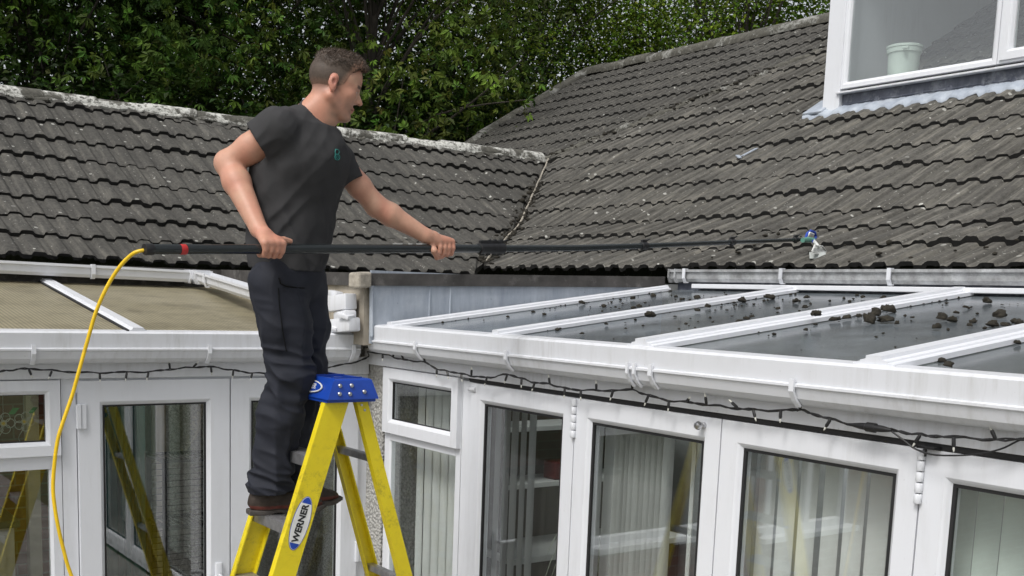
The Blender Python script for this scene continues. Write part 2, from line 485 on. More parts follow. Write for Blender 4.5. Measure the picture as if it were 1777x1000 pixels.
Z_RIDGE = float(zL(Y_RIDGE))
X_JOIN = inv(zR, Z_RIDGE, 5, 14)
rr = [on_roof(u, v) for u, v in ((1400, 44), (1226, 85), (1020, 134))]
X_RIDGE = float(np.mean([p[0] for p in rr])); Z_RIDGE_R = float(zR(X_RIDGE))
seamA = np.array([X_JOIN, Y_RIDGE]); sp_ = on_roof(1190, 185)
seam_k = (sp_[1] - Y_RIDGE) / (sp_[0] - X_JOIN)
vg = [on_roof(u, v) for u, v in ((1010, 137), (910, 194), (815, 251))]
def valley_y(x):                                      # valley: y where the left roof is as high as the right roof at x
    return np.interp(zR(x), zL(np.linspace(5, 12, 300)), np.linspace(5, 12, 300))
def lim_hi_main(x):                                   # far limit of the main right-hand slope
    x = np.asarray(x, float)
    return np.where(x < X_JOIN, valley_y(x), Y_RIDGE + seam_k * (x - X_JOIN))
def verge_y(x):
    xs = [vg[2][0] - 1.5, vg[2][0], vg[1][0], vg[0][0]]; ys = [vg[2][1] - 0.5, vg[2][1], vg[1][1], vg[0][1]]
    return np.interp(x, xs, ys)
def valley_x(y):
    xs = np.linspace(4.8, 12, 300)
    return np.interp(zL(y), zR(xs), xs)

def tiles(name, prof, gauge, n, a0, a1, lim_lo, lim_hi, place, mats, parent, shift=0.0, smax=99.0, seed=1):
    """stepped, ribbed courses of interlocking tiles; a = along the eave, s = up the slope"""
    rng = np.random.default_rng(seed)
    per = 0.155
    fr, ht = np.array([0.0, 0.03, 0.07, 0.12, 0.20, 0.34, 0.48, 0.54, 0.58, 0.63, 0.70, 0.85]), np.array([0.0, 0.35, 0.75, 0.94, 1.0, 1.0, 0.99, 0.90, 0.66, 0.25, 0.03, 0.0])
    kk = np.arange(math.floor(a0 / per), math.ceil(a1 / per))
    aa = (kk[:, None] + fr[None, :]).ravel() * per
    hh = np.tile(ht, len(kk)) * 0.021
    VS, FS, MI = [], [], []
    base = 0
    tid = np.floor(aa / (2 * per) + 1e-6).astype(int); tid -= tid.min()
    for i in range(n):
        s0 = i * gauge + shift
        if s0 > smax: break
        ja = rng.normal(0, 0.0035, tid.max() + 2)[tid]; js = rng.normal(0, 0.006, tid.max() + 2)[tid]
        jt = rng.normal(0, 0.003, tid.max() + 2)[tid]
        wob = 0.006 * np.sin(aa * 1.7 + i * 1.3) + 0.004 * np.sin(aa * 4.1 + i)
        rows = []
        for q, (ds, h) in enumerate(((0.012, -0.004), (0.0, 0.024), (0.012, 0.028), (gauge + 0.02, 0.0))):
            s = np.minimum(s0 + ds + (js if q < 3 else 0), smax + 0.05)
            X, Z = prof(s + 0 * aa)
            ac = np.clip(aa, lim_lo(X), lim_hi(X))
            rag = rng.normal(0, .0035, len(aa)) * (rng.random(len(aa)) < .5)       # moss frays the lower edge
            if q < 3: zz = Z + h + hh + (wob + ja + jt + rag * (.6 if q == 1 else .2) if q else wob * 0.5 + rag * 1.6)
            else: zz = Z + h + hh
            rows.append(place(ac, X + 0 * ac, zz + 0 * ac))
        m = len(aa)
        VS.append(np.concatenate(rows))
        j = np.arange(m - 1)
        for q in range(3):
            f = np.stack([base + q * m + j, base + q * m + j + 1, base + (q + 1) * m + j + 1, base + (q + 1) * m + j], 1)
            A = rows[q]; wdt = np.linalg.norm(A[1:] - A[:-1], axis=1) + np.linalg.norm(rows[q + 1][1:] - rows[q + 1][:-1], axis=1)
            f = f[wdt > 1e-4]
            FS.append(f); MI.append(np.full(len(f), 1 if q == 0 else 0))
        base += 4 * m
    return mesh_np(name, np.concatenate(VS), np.concatenate(FS), mats, parent, False, np.concatenate(MI))

house = thing('bungalow', (5.4, 7.5, 0), 'brick and pebble-dashed bungalow with weathered grey tiled roofs and a white dormer window', 'house')
smax_L = (GL * 3) + (Y_RIDGE - PLF(GL * 3)[0]) * math.hypot(1, .58)
smax_R = (GR * 3) + (X_RIDGE - PRF(GR * 3)[0]) * math.hypot(1, .58)
one = lambda c: (lambda X: np.full(np.shape(X), float(c)))
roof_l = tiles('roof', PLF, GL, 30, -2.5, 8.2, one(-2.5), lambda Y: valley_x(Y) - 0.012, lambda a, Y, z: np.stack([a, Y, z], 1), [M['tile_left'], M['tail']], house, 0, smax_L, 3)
tag(roof_l, 'lower dark tiled roof with a white lichened ridge')
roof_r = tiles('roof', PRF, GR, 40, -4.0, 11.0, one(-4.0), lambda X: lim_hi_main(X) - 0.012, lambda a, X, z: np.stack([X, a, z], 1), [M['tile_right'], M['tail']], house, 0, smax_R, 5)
tag(roof_r, 'tall tiled roof slope with pale worn streaks')
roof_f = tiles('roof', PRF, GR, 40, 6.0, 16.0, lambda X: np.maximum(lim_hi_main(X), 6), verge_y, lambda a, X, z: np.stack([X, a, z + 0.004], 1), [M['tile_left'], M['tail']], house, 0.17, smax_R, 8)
tag(roof_f, 'far part of the tall roof beyond the mossy seam')
# back slopes, so that the roofs are solid from the side
mb = MB()
mb.add([(-2.5, Y_RIDGE, Z_RIDGE), (X_JOIN, Y_RIDGE, Z_RIDGE), (X_JOIN, Y_RIDGE + 3, Z_RIDGE - 1.7), (-2.5, Y_RIDGE + 3, Z_RIDGE - 1.7)], [(0, 1, 2, 3)])
mb.add([(X_RIDGE, -4, Z_RIDGE_R), (X_RIDGE, vg[0][1], Z_RIDGE_R), (X_RIDGE + 6, vg[0][1], Z_RIDGE_R - 3.4), (X_RIDGE + 6, -4, Z_RIDGE_R - 3.4)], [(0, 1, 2, 3)])
mb.add([(X_RIDGE, vg[0][1], Z_RIDGE_R - .02), (vg[2][0] - 1, vg[2][1] - .4, float(zR(vg[2][0] - 1)) - .02), (vg[2][0] - 1, vg[2][1] - .4, 0), (X_RIDGE + 6, vg[0][1], 0), (X_RIDGE + 6, vg[0][1], Z_RIDGE_R - 3.4)], [(0, 1, 2, 3, 4)])
mb.build('rear_roof', M['tile_left'], house)

def ridge_line(pts, r, seglen, mats, parent, seed, wobble=0.012, flat=0.75):
    rng = random.Random(seed); mb = MB()
    pts = [np.array(p, float) for p in pts]
    L = [0]
    for a, b in zip(pts[:-1], pts[1:]): L.append(L[-1] + np.linalg.norm(b - a))
    def at_l(l):
        i = max(k for k in range(len(L) - 1) if L[k] <= l + 1e-9) if l < L[-1] else len(L) - 2
        return pts[i] + (pts[i + 1] - pts[i]) * ((l - L[i]) / (L[i + 1] - L[i]))
    n = max(1, int(L[-1] / seglen))
    for i in range(n):
        l0, l1 = L[-1] * i / n, L[-1] * (i + 1) / n + 0.012
        p, q = at_l(l0), at_l(min(l1, L[-1]))
        dz = rng.uniform(-wobble, wobble); d = unit(q - p); sd = unit(np.cross(d, (0, 0, 1))); up = np.cross(sd, d)
        k = 11; vs = []
        for j, (e, rad) in enumerate(((p, r * 0.96), (p + d * 0.03, r), (q, r * 1.0))):
            for a in range(k):
                th = math.pi * (-0.10 + 1.2 * a / (k - 1))
                rr_ = rad * (1 + rng.uniform(-0.03, 0.03))
                vs.append(e + sd * math.cos(th) * rr_ + up * (math.sin(th) * rr_ * flat + dz - 0.02))
        fs = [(j * k + a, j * k + a + 1, (j + 1) * k + a + 1, (j + 1) * k + a) for j in range(2) for a in range(k - 1)] + [tuple(range(k)), tuple(range(2 * k, 3 * k))]
        mb.add(vs, fs)
    return mb.build('ridge', mats, parent, True)
ridge_line([(-2.5, Y_RIDGE, Z_RIDGE - .01), (X_JOIN - 0.15, Y_RIDGE, Z_RIDGE + .005)], 0.106, 0.43, M['ridge'], roof_l, 1)
ridge_line([(X_RIDGE, -4, Z_RIDGE_R + .02), (X_RIDGE, vg[0][1], Z_RIDGE_R + .02)], 0.14, 0.45, M['ridge_dark'], roof_r, 2)
ridge_line([(vg[0][0], vg[0][1], Z_RIDGE_R + .02), (vg[1][0], vg[1][1], float(zR(vg[1][0])) + .03), (vg[2][0], vg[2][1], float(zR(vg[2][0])) + .03), (vg[2][0] - 1.2, vg[2][1] - .4, float(zR(vg[2][0] - 1.2)) + .03)], 0.10, 0.4, M['ridge_dark'], roof_f, 4)
# rough mortar bed with moss under the lichened ridge
rng = random.Random(21); mb = MB()
pts = [(x_ + rng.uniform(-.02, .02), Y_RIDGE - .112 + rng.uniform(-.014, .014), float(zL(Y_RIDGE - .112)) + .030 + rng.uniform(-.012, .012)) for x_ in np.arange(-2.5, X_JOIN - .1, .06)]
mb.tube(pts, [rng.uniform(.012, .030) for _ in pts], 7); mb.build('ridge_mortar', M['ridge'], roof_l, True)
# seam of old mortar and moss running up from the end of the low ridge
rng = random.Random(11); mb = MB(); pts, rs = [], []
for i in range(70):
    k = i / 69; x = X_JOIN - .05 + k * 2.9; y = Y_RIDGE + seam_k * (x - X_JOIN)
    pts.append((x + rng.uniform(-.02, .02), y + rng.uniform(-.025, .025), float(zR(x)) + .012 + rng.uniform(-.008, .010))); rs.append(rng.uniform(.035, .062) * (1 - .55 * k))
mb.tube(pts, rs, 9); mb.build('mortar_seam', M['ridge_dark'], roof_f, True)
# valley: pale mortar fillet between the two roofs
M['mortar'] = simple('pale valley mortar', (0.33, 0.30, 0.25), 0.9, 0, 0.4, 18, 0.5, 60, (0.45, (0.06, 0.05, 0.03), 6))
pts = []
for i in range(26):
    x = XE + 0.06 + (X_JOIN - 0.1 - XE - .06) * i / 25
    pts.append((x, float(valley_y(x)) - 0.004 + .006 * math.sin(i * 2.1), float(zR(x)) + 0.052))
mb = MB(); mb.tube(pts, [0.0105 if 0 < i % 9 < 8 or i > 12 else 0.006 for i in range(26)], 6); mb.build('valley_mortar', M['mortar'], house, True)

sl = on_roof(1300, 266, True, .05); mb = MB()
mb.obox((sl[0], sl[1], float(zR(sl[0])) + .058), ((.80, -.25, .45), (.3, .95, 0), (-.45, .1, .88)), (.075, .030, .004), 0, .002); mb.obox((sl[0] - .06, sl[1] + .06, float(zR(sl[0] - .06)) + .055), ((.5, .7, .3), (-.8, .5, 0), (-.3, -.2, .9)), (.05, .018, .005), 0, .002)
tag(mb.build('lead_slip', M['lead'], house), 'pale scrap of slipped lead lying on the tall roof')
# walls
mb = MB()
mb.box(-2.5, 5.4, 7.5, 7.7, 0, 2.66, 0)
mb.box(5.42, 5.62, -4, 7.5, 0, 2.70, 1)
mb.build('wall', [M['render'], simple('pale grey painted wall', (0.34, 0.355, 0.36), 0.9)], house)
mb = MB(); mb.box(-2.5, 1.85, 7.42, 7.497, 0, 2.58, 0); tag(mb.build('brick_facing', M['brick'], house), 'red brick wall seen through the porch window')
mb = MB()                                              # eaves soffit and fascia boards behind the gutters
mb.box(-2.5, 2.96, 7.36, 7.42, 2.56, 2.70, 0)
mb.box(5.33, 5.40, -4, 5.18, 2.62, 2.76, 0)
mb.build('eaves_board', M['felt'], house)

# corner block with its flat dark capping, lead cheek and drain bits
XB, YB = 2.97, 5.36
mb = MB(); mb.box(XB, 5.40, YB, 7.40, 2.29, 2.615, 0); mb.build('corner_wall', M['beige'], house)
c0, c1, c2, c3 = ony(630, 474, 5.32), ony(636, 496, 5.32), ony(1152, 486, 5.32), ony(1152, 499, 5.32)
mb = MB()
mb.add([(XB - .02, 5.32, c0[2]), (5.2, 5.32, c2[2] + .022), (5.2, 5.32, c3[2]), (XB - .02, 5.32, c1[2]),
        (XB - .02, 7.38, c0[2] + .02), (5.2, 7.38, c2[2] + .022), (5.2, 7.38, c3[2]), (XB - .02, 7.38, c1[2])], [(0, 1, 2, 3), (4, 5, 6, 7), (0, 1, 5, 4), (3, 2, 6, 7), (0, 3, 7, 4), (1, 2, 6, 5)])
tag(mb.build('fascia', M['felt'], house), 'long dark weathered fascia over the blue lead cheek')
mb = MB(); e0 = ony(622, 486, 5.30)
mb.obox((XB - .035, 5.345, 2.645), ((1, 0.15, 0.1), (-.15, 1, 0), (0, 0, 1)), (.045, .05, .042), 0, .012); mb.build('fascia_end_chip', M['mortar'], house)
mb = MB()
lz = lambda x: 2.43 + (x - 3.0) * 0.1136
mb.box(XB + .03, 5.2, 5.335, 5.352, 2.30, 2.70, 0)
for x in (3.38, 3.52): mb.tube([(x, 5.334, 2.36), (x, 5.334, 2.63)], 0.006, 6)
mb.tube([(XB + .035, 5.332, 2.34), (XB + .03, 5.332, 2.63)], 0.012, 6)
mb.build('lead_cheek', M['lead'], house)

# gutters: squared white upvc with clips
GP = [(0.0, 0.0), (-.012, .004), (-.012, -.012), (0, -.014), (.004, -.055), (.018, -.075), (.085, -.075), (.10, -.05), (.10, 0), (.094, 0), (.090, -.045), (.08, -.066), (.022, -.066), (.012, -.05), (.008, -.004)]
def gutter(p, q, out, mats, parent, clips, label, cap=True):
    p, q, out = (np.array(t, float) for t in (p, q, out))
    o = MB().extrude([(-a, b) for a, b in GP], p, q, out, (0, 0, 1)).build('gutter', mats, parent)
    tag(o, label)
    d = unit(q - p)
    if cap:
        for e in (p, q):
            mb = MB().extrude([(.016, .008), (.016, -.05), (.0, -.082), (-.09, -.082), (-.108, -.05), (-.108, .008)], e - d * .006, e + d * .006, out, (0, 0, 1))
            mb.extrude([(.016, .008), (.016, -.05), (.0, -.082), (-.09, -.082), (-.108, -.05), (-.108, .008)], e + d * .05, e + d * .062, out, (0, 0, 1))
            mb.build('end_cap', mats, o)
    for k in clips:
        c = p + (q - p) * k
        pr = [(.020, .010), (.020, -.052), (.002, -.083), (-.02, -.083), (-.02, -.076), (-.002, -.076), (.013, -.050), (.013, .003), (-.01, .003), (-.01, .010)]
        MB().extrude(pr, c - d * .012, c + d * .012, out, (0, 0, 1)).build('gutter_bracket', M['upvc'], o)
    return o
ga, gb = onx(1163, 468, 5.25), onx(1777, 470, 5.25)
zg = (ga[2] + gb[2]) / 2
y_of = lambda u: (onx(u, 470, 5.25)[1] - ga[1]) / (-1.5 - ga[1])
gutter((5.25, ga[1], zg), (5.25, -1.5, zg), (-1, 0, 0), M['upvc_old'], house, [y_of(1190), y_of(1358), y_of(1546), .72, .85], 'white gutter stained grey along the tall roof')
l0, l1 = ony(0, 453, 7.25), ony(330, 470.5, 7.25)
ld = (l1 - l0) / (l1[0] - l0[0])
lstart = l0 - ld * 2.2
gutter(lstart, l1, (0, -1, 0), M['upvc'], house, [((ony(161, 462, 7.25) - lstart)[0]) / (l1 - lstart)[0]], 'white gutter along the low roof')
l2 = at(452, 505, 2.05)
gutter(l1 + V(.03, 0, 0), l2, unit(V(l2[1] - l1[1], -(l2[0] - l1[0]), 0)), M['upvc_dirty'], house, [0.02, 0.2], 'sagging last length of white gutter')
# outlet and offset bends beside the lead cheek
mb = MB()
q = lambda u, v, d=0.0: onx(u, v, XB - .05 - d)
def boxpx(u0, u1, v0, v1, d=0.0, t=.06):
    a, b = q(u0, (v0 + v1) / 2, d), q(u1, (v0 + v1) / 2, d)
    zt, zb = q((u0 + u1) / 2, v0, d)[2], q((u0 + u1) / 2, v1, d)[2]
    mb.obox(((XB - .05 - d), (a[1] + b[1]) / 2, (zt + zb) / 2), ((1, .12 * (u0 % 3 - 1), 0), (-.12 * (u0 % 3 - 1), 1, .10 * (u1 % 3 - 1)), (0, -.10 * (u1 % 3 - 1), 1)), (t / 2, abs(b[1] - a[1]) / 2, (zt - zb) / 2), 0, .010)
boxpx(572, 606, 512, 540, 0.02, .08)
y0 = ony(614, 527, 5.50)
mb.extrude([(-.075, .045), (.075, .045), (.07, -.01), (.045, -.045), (-.045, -.045), (-.07, -.01)], (y0[0], 5.48, y0[2]), (y0[0], 5.62, y0[2]), (1, 0, 0), (0, 0, 1))
boxpx(585, 612, 540, 556, 0.02, .07)
boxpx(578, 612, 553, 577, 0.03, .08)
boxpx(574, 590, 505, 516, 0.0, .05)
mb.obox(q(600, 548, .05), ((.9, .3, .1), (-.3, .9, .2), (0, -.2, 1)), (.03, .045, .012), 0, .004)
mb.obox(q(580, 568, .06), ((.9, .2, .2), (-.2, .9, .1), (-.2, -.1, 1)), (.03, .05, .010), 0, .004)
tag(mb.build('gutter_offcut', M['upvc_dirty'], house, True), 'broken white gutter pieces jammed beside the lead cheek')
# the square outlet mouth

# ================================================================== DORMER (part of the bungalow)
dz = on_roof(1436, 199); XD = float(dz[0])
def dpx(u, v, o=0.0): return onx(u, v, XD - o)
yl_, yr_ = dpx(1440, 100)[1], -2.5
mb = MB()
ztop = 5.9
ysl = dpx(1484, 60)[1]
mb.box(XD + .02, X_RIDGE + .5, yr_, yl_ - .03, float(zR(XD)) - .05, ztop, 0)
# hollow room behind the panes: build as walls instead of a block
mb = MB()
zs = dpx(1456, 166)[2]                                  # underside of the sill
mb.box(XD + .12, XD + 3.2, yl_ - .10, yl_ - .03, 3.6, ztop, 0)      # cheek
mb.box(XD + .02, XD + .10, yr_, yl_ - .03, float(zR(XD)) - .15, zs, 0)  # wall below the sill
mb.box(XD - .15, XD + 3.2, yr_ - .1, yl_ + .05, ztop, ztop + .12, 0)    # flat roof
dormer = mb.build('dormer', M['upvc'], house)
tag(dormer, 'white dormer window over a dark lead apron')
mb = MB(); mb.box(XD + 2.4, XD + 2.5, yr_, yl_ - .1, zs - .6, ztop); mb.box(XD + .1, XD + 2.4, yr_, yl_ - .1, zs - .1, zs - .02)
M['room'] = simple('dim bedroom wall', (0.20, 0.22, 0.20), 0.9)
tag(mb.build('room_wall', M['room'], dormer))
MD = lambda a, b, d: (XD - d, a, b)
zc0 = dpx(1436, 196)[2]
ycr = dpx(1461, 100)[1]
mb = MB(); mb.box(XD - .05, XD + .12, dpx(1461, 190)[1], yl_, zc0, ztop, 0, .004); mb.build('corner_board', M['upvc'], dormer)
mb = MB()
yg0, yg1 = dpx(1490, 138)[1], dpx(1723, 105)[1]
zg0 = dpx(1490, 140)[2]
ym = dpx(1760, 98)[1]
fr_steps = [(0, -.02), (0, .045), (.035, .045), (.045, .035), (.055, .02), (.055, -.02)]
yA = dpx(1462, 150)[1]
mb.rings(MD, (yg1 - .055, yA, zg0 - .055, ztop - .02), [(0, -.02), (0, .04), (.03, .04), (.045, .03), (.055, .012), (.055, -.02)])
mb.rings(MD, (yg1 - 1.3, yg1 - .06, zg0 - .055, ztop - .02), [(0, -.02), (0, .04), (.02, .04), (.02, .058), (.075, .058), (.088, .045), (.1, .02), (.1, -.02)])
mb.box(XD - .03, XD + .02, yg1 - .062, yg1 - .053, zg0 - .05, ztop - .03)
mb.build('window_frame', M['upvc'], dormer)
mb = MB(); mb.box(XD - .005, XD + .003, yg1 - 1.25, yA - .02, zg0 - .04, ztop - .05); mb.build('pane', M['glass'], dormer)
mb = MB(); mb.box(XD - .075, XD - .001, yr_, yA + .01, zs, zs + .016, 0, .003); mb.build('sill', M['upvc_dirty'], dormer)
# lead apron: upright sheet with welts and discs, then the pale dressed edge over the tiles
mb = MB()
zl0 = float(zR(XD))
mb.box(XD - .012, XD + .018, yr_, dpx(1462, 190)[1], zl0 - .02, zs - .002)
rng = random.Random(5)
pl = [(1470, 181), (1500, 175), (1530, 169), (1560, 166), (1600, 159), (1650, 153), (1700, 147), (1777, 136)]
mb.tube([dpx(u, v + rng.uniform(-1.5, 1.5), .014) for u, v in pl], [.004, .006, .004, .008, .006, .007, .004, .005], 6)
for u, v in ((1522, 172), (1648, 154), (1760, 139)):
    c = dpx(u, v, .012); mb.lathe([(.028, 0), (.027, .006), (.018, .009), (.016, .006), (.004, .006)], c, 12, 0, (-1, 0, 0))
for u in (1602, 1706):
    c = dpx(u, 150, .012); mb.box(XD - .017, XD - .010, c[1] - .012, c[1] + .012, zl0, zs - .05)
mb.build('lead_apron', M['lead_dark'], dormer)
vs, fs = [], []
ny = 260
for i in range(ny):
    y = yl_ + .16 - i * 0.03
    ph = (y / .155) % 1; hp = .021 * float(np.interp(ph, [0, .1, .16, .54, .64, 1], [0, .95, 1, 1, 0, 0]))
    edge = .115 + .009 * math.sin(i * .9) + .007 * math.sin(i * 2.3)
    for k, (dx, h) in enumerate(((0.004, .060), (.03, .056 + hp * .3), (.07, .05 + hp * .8), (edge, .040 + hp), (edge, .018 + hp))):
        x = XD - dx; vs.append((x, y, float(zR(x)) + h + .004 * math.sin(i * 1.7 + k)))
for i in range(ny - 1):
    for k in range(4): fs.append((i * 5 + k, i * 5 + k + 1, (i + 1) * 5 + k + 1, (i + 1) * 5 + k))
mesh_np('lead_flashing', vs, fs, M['lead'], dormer)
mb = MB()
c = on_roof(1425, 212, True, .06)
mb.obox((XD + .01, yl_ + .06, float(zR(XD)) + .075), ((.86, 0, .5), (0, 1, 0), (-.5, 0, .86)), (.14, .10, .012), 0, .006)
mb.obox((XD + .25, yl_ + .05, float(zR(XD + .25)) + .065), ((.86, 0, .5), (0, 1, 0), (-.5, 0, .86)), (.24, .07, .010), 0, .006)
mb.build('flashing_corner', M['lead'], dormer, True)

# bucket inside the dormer window
bp_ = onx(1566, 133, XD + .20)
bz = zs + .03
s_ = 1.0
bkt = thing('bucket', (XD + .20, bp_[1], bp_[2] - .03), 'pale green plastic bucket standing inside the dormer window', 'bucket')
M['bucket'] = simple('pale green plastic', (0.62, 0.70, 0.64), 0.5, 0, 0.08)
cb_ = (XD + .20, bp_[1], bp_[2] - .03)
MB().lathe([(.118, 0), (.128, .21), (.139, .212), (.141, .25), (.134, .25), (.122, .21), (.11, .02)], cb_, 28).build('tub', M['bucket'], bkt, True)
MB().lathe([(.136, .25), (.146, .252), (.146, .268), (.13, .275), (.0, .276)], cb_, 28).build('lid', M['bucket'], bkt, True)
MB().box(cb_[0] - .15, cb_[0] - .12, cb_[1] - .13, cb_[1] - .08, cb_[2] + .215, cb_[2] + .235, 0, .006).build('handle', M['bucket'], bkt)
# it stands on the window board
MB().box(XD + .03, XD + .38, yr_, yl_ - .11, bp_[2] - .07, bp_[2] - .032, 0, .006).build('window_board', M['room'], dormer)

# ================================================================== LEAN-TO GLASS CONSERVATORY, right
XR_, YL_ = 3.147, 5.60
MR = lambda a, b, d: (XR_ - d, a, b)
ML = lambda a, b, d: (a, YL_ - d, b)
cons = thing('conservatory', (3.2, 3.0, 0), 'white lean-to conservatory with folding glass doors and a dirty glass roof', 'conservatory')
Y_END = -0.6
TR = 0.124                                             # roof slope
XG, ZE = 3.017, 2.394
zroof = lambda x: ZE + (x - XG) * TR
# eaves beam with gutter face
EP = [(.0, -.002), (.012, .008), (.075, .014), (.13, .006), (.13, -.14), (.085, -.155), (.035, -.145), (.012, -.125), (.0, -.09), (-.008, -.084), (-.008, -.076), (.004, -.072)]
yC = 5.405
eb = MB().extrude(EP, (XG, yC, ZE), (XG, Y_END, ZE), (1, 0, 0), (0, 0, 1)).build('eaves_gutter', M['upvc_dirty'], cons)
for u in (722, 880, 1092, 1104, 1132, 1380):
    y = onx(u, 640, XG)[1]
    pr = [(-.016, -.058), (-.016, -.10), (.006, -.135), (.03, -.156), (.036, -.150), (.012, -.128), (-.006, -.10), (-.006, -.058)]
    w = .007 if u in (1092, 1104) else .010
    mbk = MB().extrude(pr, (XG, y - w, ZE), (XG, y + w, ZE), (1, 0, 0), (0, 0, 1))
    mbk.build('gutter_bracket', M['upvc'], eb)
# soffit board between gutter and door heads
MB().box(XR_ - .035, XR_ + .06, Y_END, YL_ - .002, 2.172, 2.262, 0, .003).build('head_board', M['upvc_dirty'], cons)
MB().box(XR_ - .028, XR_ + .02, Y_END, 4.53, 2.153, 2.1715).build('seal_strip', M['rubber'], cons)
# pebble-dashed pier in the corner and floor edge
MB().box(XR_ - .012, XR_ + .25, 5.41, YL_ - .004, 0, 2.1715).build('pier', M['render'], cons)
X_TOP = 5.26
# glazing bars: stepped caps running up the slope
def bar(yb, yt, wide, xt):
    a, b = V(XG + .03, yb, zroof(XG + .03) + .004), V(xt, yt, zroof(xt) + .004)
    d = unit(b - a); sd = unit(np.cross(d, (0, 0, 1))); up = np.cross(sd, d)
    if wide: pr = [(-.075, -.012), (.075, -.012), (.075, .006), (.052, .009), (.050, .015), (.030, .018), (.028, .030), (-.028, .030), (-.030, .018), (-.050, .015), (-.052, .009), (-.075, .006)]
    else: pr = [(-.042, -.012), (.042, -.012), (.042, .004), (.024, .007), (.022, .018), (.016, .022), (-.016, .022), (-.022, .018), (-.024, .007), (-.042, .004)]
    return MB().extrude(pr, a, b, sd, up).build('glazing_bar', M['upvc'], cons)
BAR = [(5.21, 5.285, 0, 5.18), (4.225, 4.30, 0, 5.24), (3.235, 3.25, 1, 5.25), (2.16, 2.16, 1, 5.25), (1.15, 1.12, 0, 5.25), (.2, .15, 0, 5.25)]
for b_ in BAR: bar(*b_)
ys = [b[0] for b in BAR] + [Y_END]; yt_ = [b[1] for b in BAR] + [Y_END]
for i in range(len(BAR)):
    x0, x1 = XG + .05, 5.30
    mb = MB()
    z0, z1 = zroof(x0) - .012, zroof(x1) - .012
    mb.add([(x0, ys[i], z0), (x0, ys[i + 1], z0), (x1, yt_[i + 1], z1), (x1, yt_[i], z1)], [(0, 1, 2, 3)])
    mb.build('roof_pane', M['roof_glass'], cons)
MB().box(5.22, 5.30, Y_END, 5.10, zroof(5.26) + .0, zroof(5.26) + .028, 0, .004).build('wall_plate', M['upvc'], cons)
MB().box(5.30, 5.34, Y_END, 5.3, zroof(5.26) - .01, zg - .03).build('wall_lead', M['lead_dark'], cons)

SASH = [(0, -.03), (0, .028), (.062, .028), (.072, .022), (.088, .006), (.088, -.03)]
def leaf(y0, y1, label, hinge_at=None, knob=False, gz=None):
    d = MB().rings(MR, (y0, y1, .10, 2.150), [(0, -.03), (0, .028), (.078, .028), (.086, .022), (.100, .006), (.100, -.03)]).build('door', M['upvc'], cons)
    tag(d, label)
    mb = MB().rings(MR, (y0 + .096, y1 - .096, .196, 2.054), [(0, -.002), (0, .010), (.012, .010), (.012, -.002)]); mb.build('gasket', M['rubber'], d)
    mb = MB(); mb.box(XR_ - .004, XR_ + .004, y0 + .098, y1 - .098, .198, 2.052); mb.build('pane', M['glass'], d)
    if hinge_at is not None:
        h = MB()
        for k in range(5):
            z = 1.975 + k * .035
            h.lathe([(.011, 0), (.0125, .002), (.0125, .029), (.011, .031)], (XR_ - .036, hinge_at, z), 12)
        h.build('hinge', M['upvc'], d, True)
    if knob:
        MB().lathe([(.012, 0), (.012, .012), (.008, .014), (.008, .024), (.015, .026), (.017, .034), (.013, .044), (.004, .047)], (XR_ - .028, y0 + .085, 2.117), 16, 0, (-1, 0, 0)).build('knob', M['steel'], d, True)
    return d
G_ = .003
E4 = [4.516, 3.703, 2.847, 2.004, 1.15, .30, -.55]
for i in range(6):
    leaf(E4[i + 1] + G_, E4[i] - G_, ['folding door leaf with dark view and trailing plant behind', 'folding door leaf in front of stacked narrow blinds', 'folding door leaf reflecting the brick wall', 'folding door leaf in front of pale closed blinds', None, None][i] or 'plain folding door leaf', E4[i + 1] if i in (0, 2, 4) else None, i == 1)
MB().rings(MR, (E4[-1] - .09, 4.616, .03, 2.1525), [(0, -.04), (0, .006), (.09, .006), (.09, -.04)]).build('door_frame', M['upvc'], cons)
# small roller catch at the head of the jamb
MB().lathe([(.010, -.028), (.013, -.026), (.013, .026), (.010, .028)], (XR_ - .028, 4.50, 2.118), 12, 0, (0, 1, 0)).build('roller_catch', M['upvc_dirty'], cons, True)
# window beside the corner: opening toplight over a fixed pane
wy0, wy1 = 4.622, 5.396
win = MB().rings(MR, (wy0, wy1, .10, 2.1715), [(0, -.03), (0, .006), (.045, .006), (.06, -.004), (.06, -.03)]).build('window', M['upvc'], cons)
mb = MB(); mb.box(XR_ - .006, XR_ + .03, wy0 + .05, wy1 - .05, 1.755, 1.812, 0, .003); mb.build('transom', M['upvc'], win)
mb = MB().rings(MR, (wy0 + .004, wy1 - .012, 1.802, 2.166), [(0, -.002), (0, .034), (.058, .034), (.066, .028), (.078, .012), (.078, -.002)]); mb.build('opening_sash', M['upvc'], win)
mb = MB(); mb.box(XR_ - .006, XR_ + .0, wy0 + .075, wy1 - .085, 1.875, 2.09); mb.build('pane', M['glass'], win)
mb = MB(); mb.box(XR_ + .004, XR_ + .01, wy0 + .05, wy1 - .05, .15, 1.76); mb.build('pane', M['glass'], win)
mb = MB().rings(MR, (wy0 + .075, wy1 - .085, 1.875, 2.09), [(0, .001), (0, .014), (.008, .014), (.008, .001)]); mb.build('gasket', M['rubber'], win)

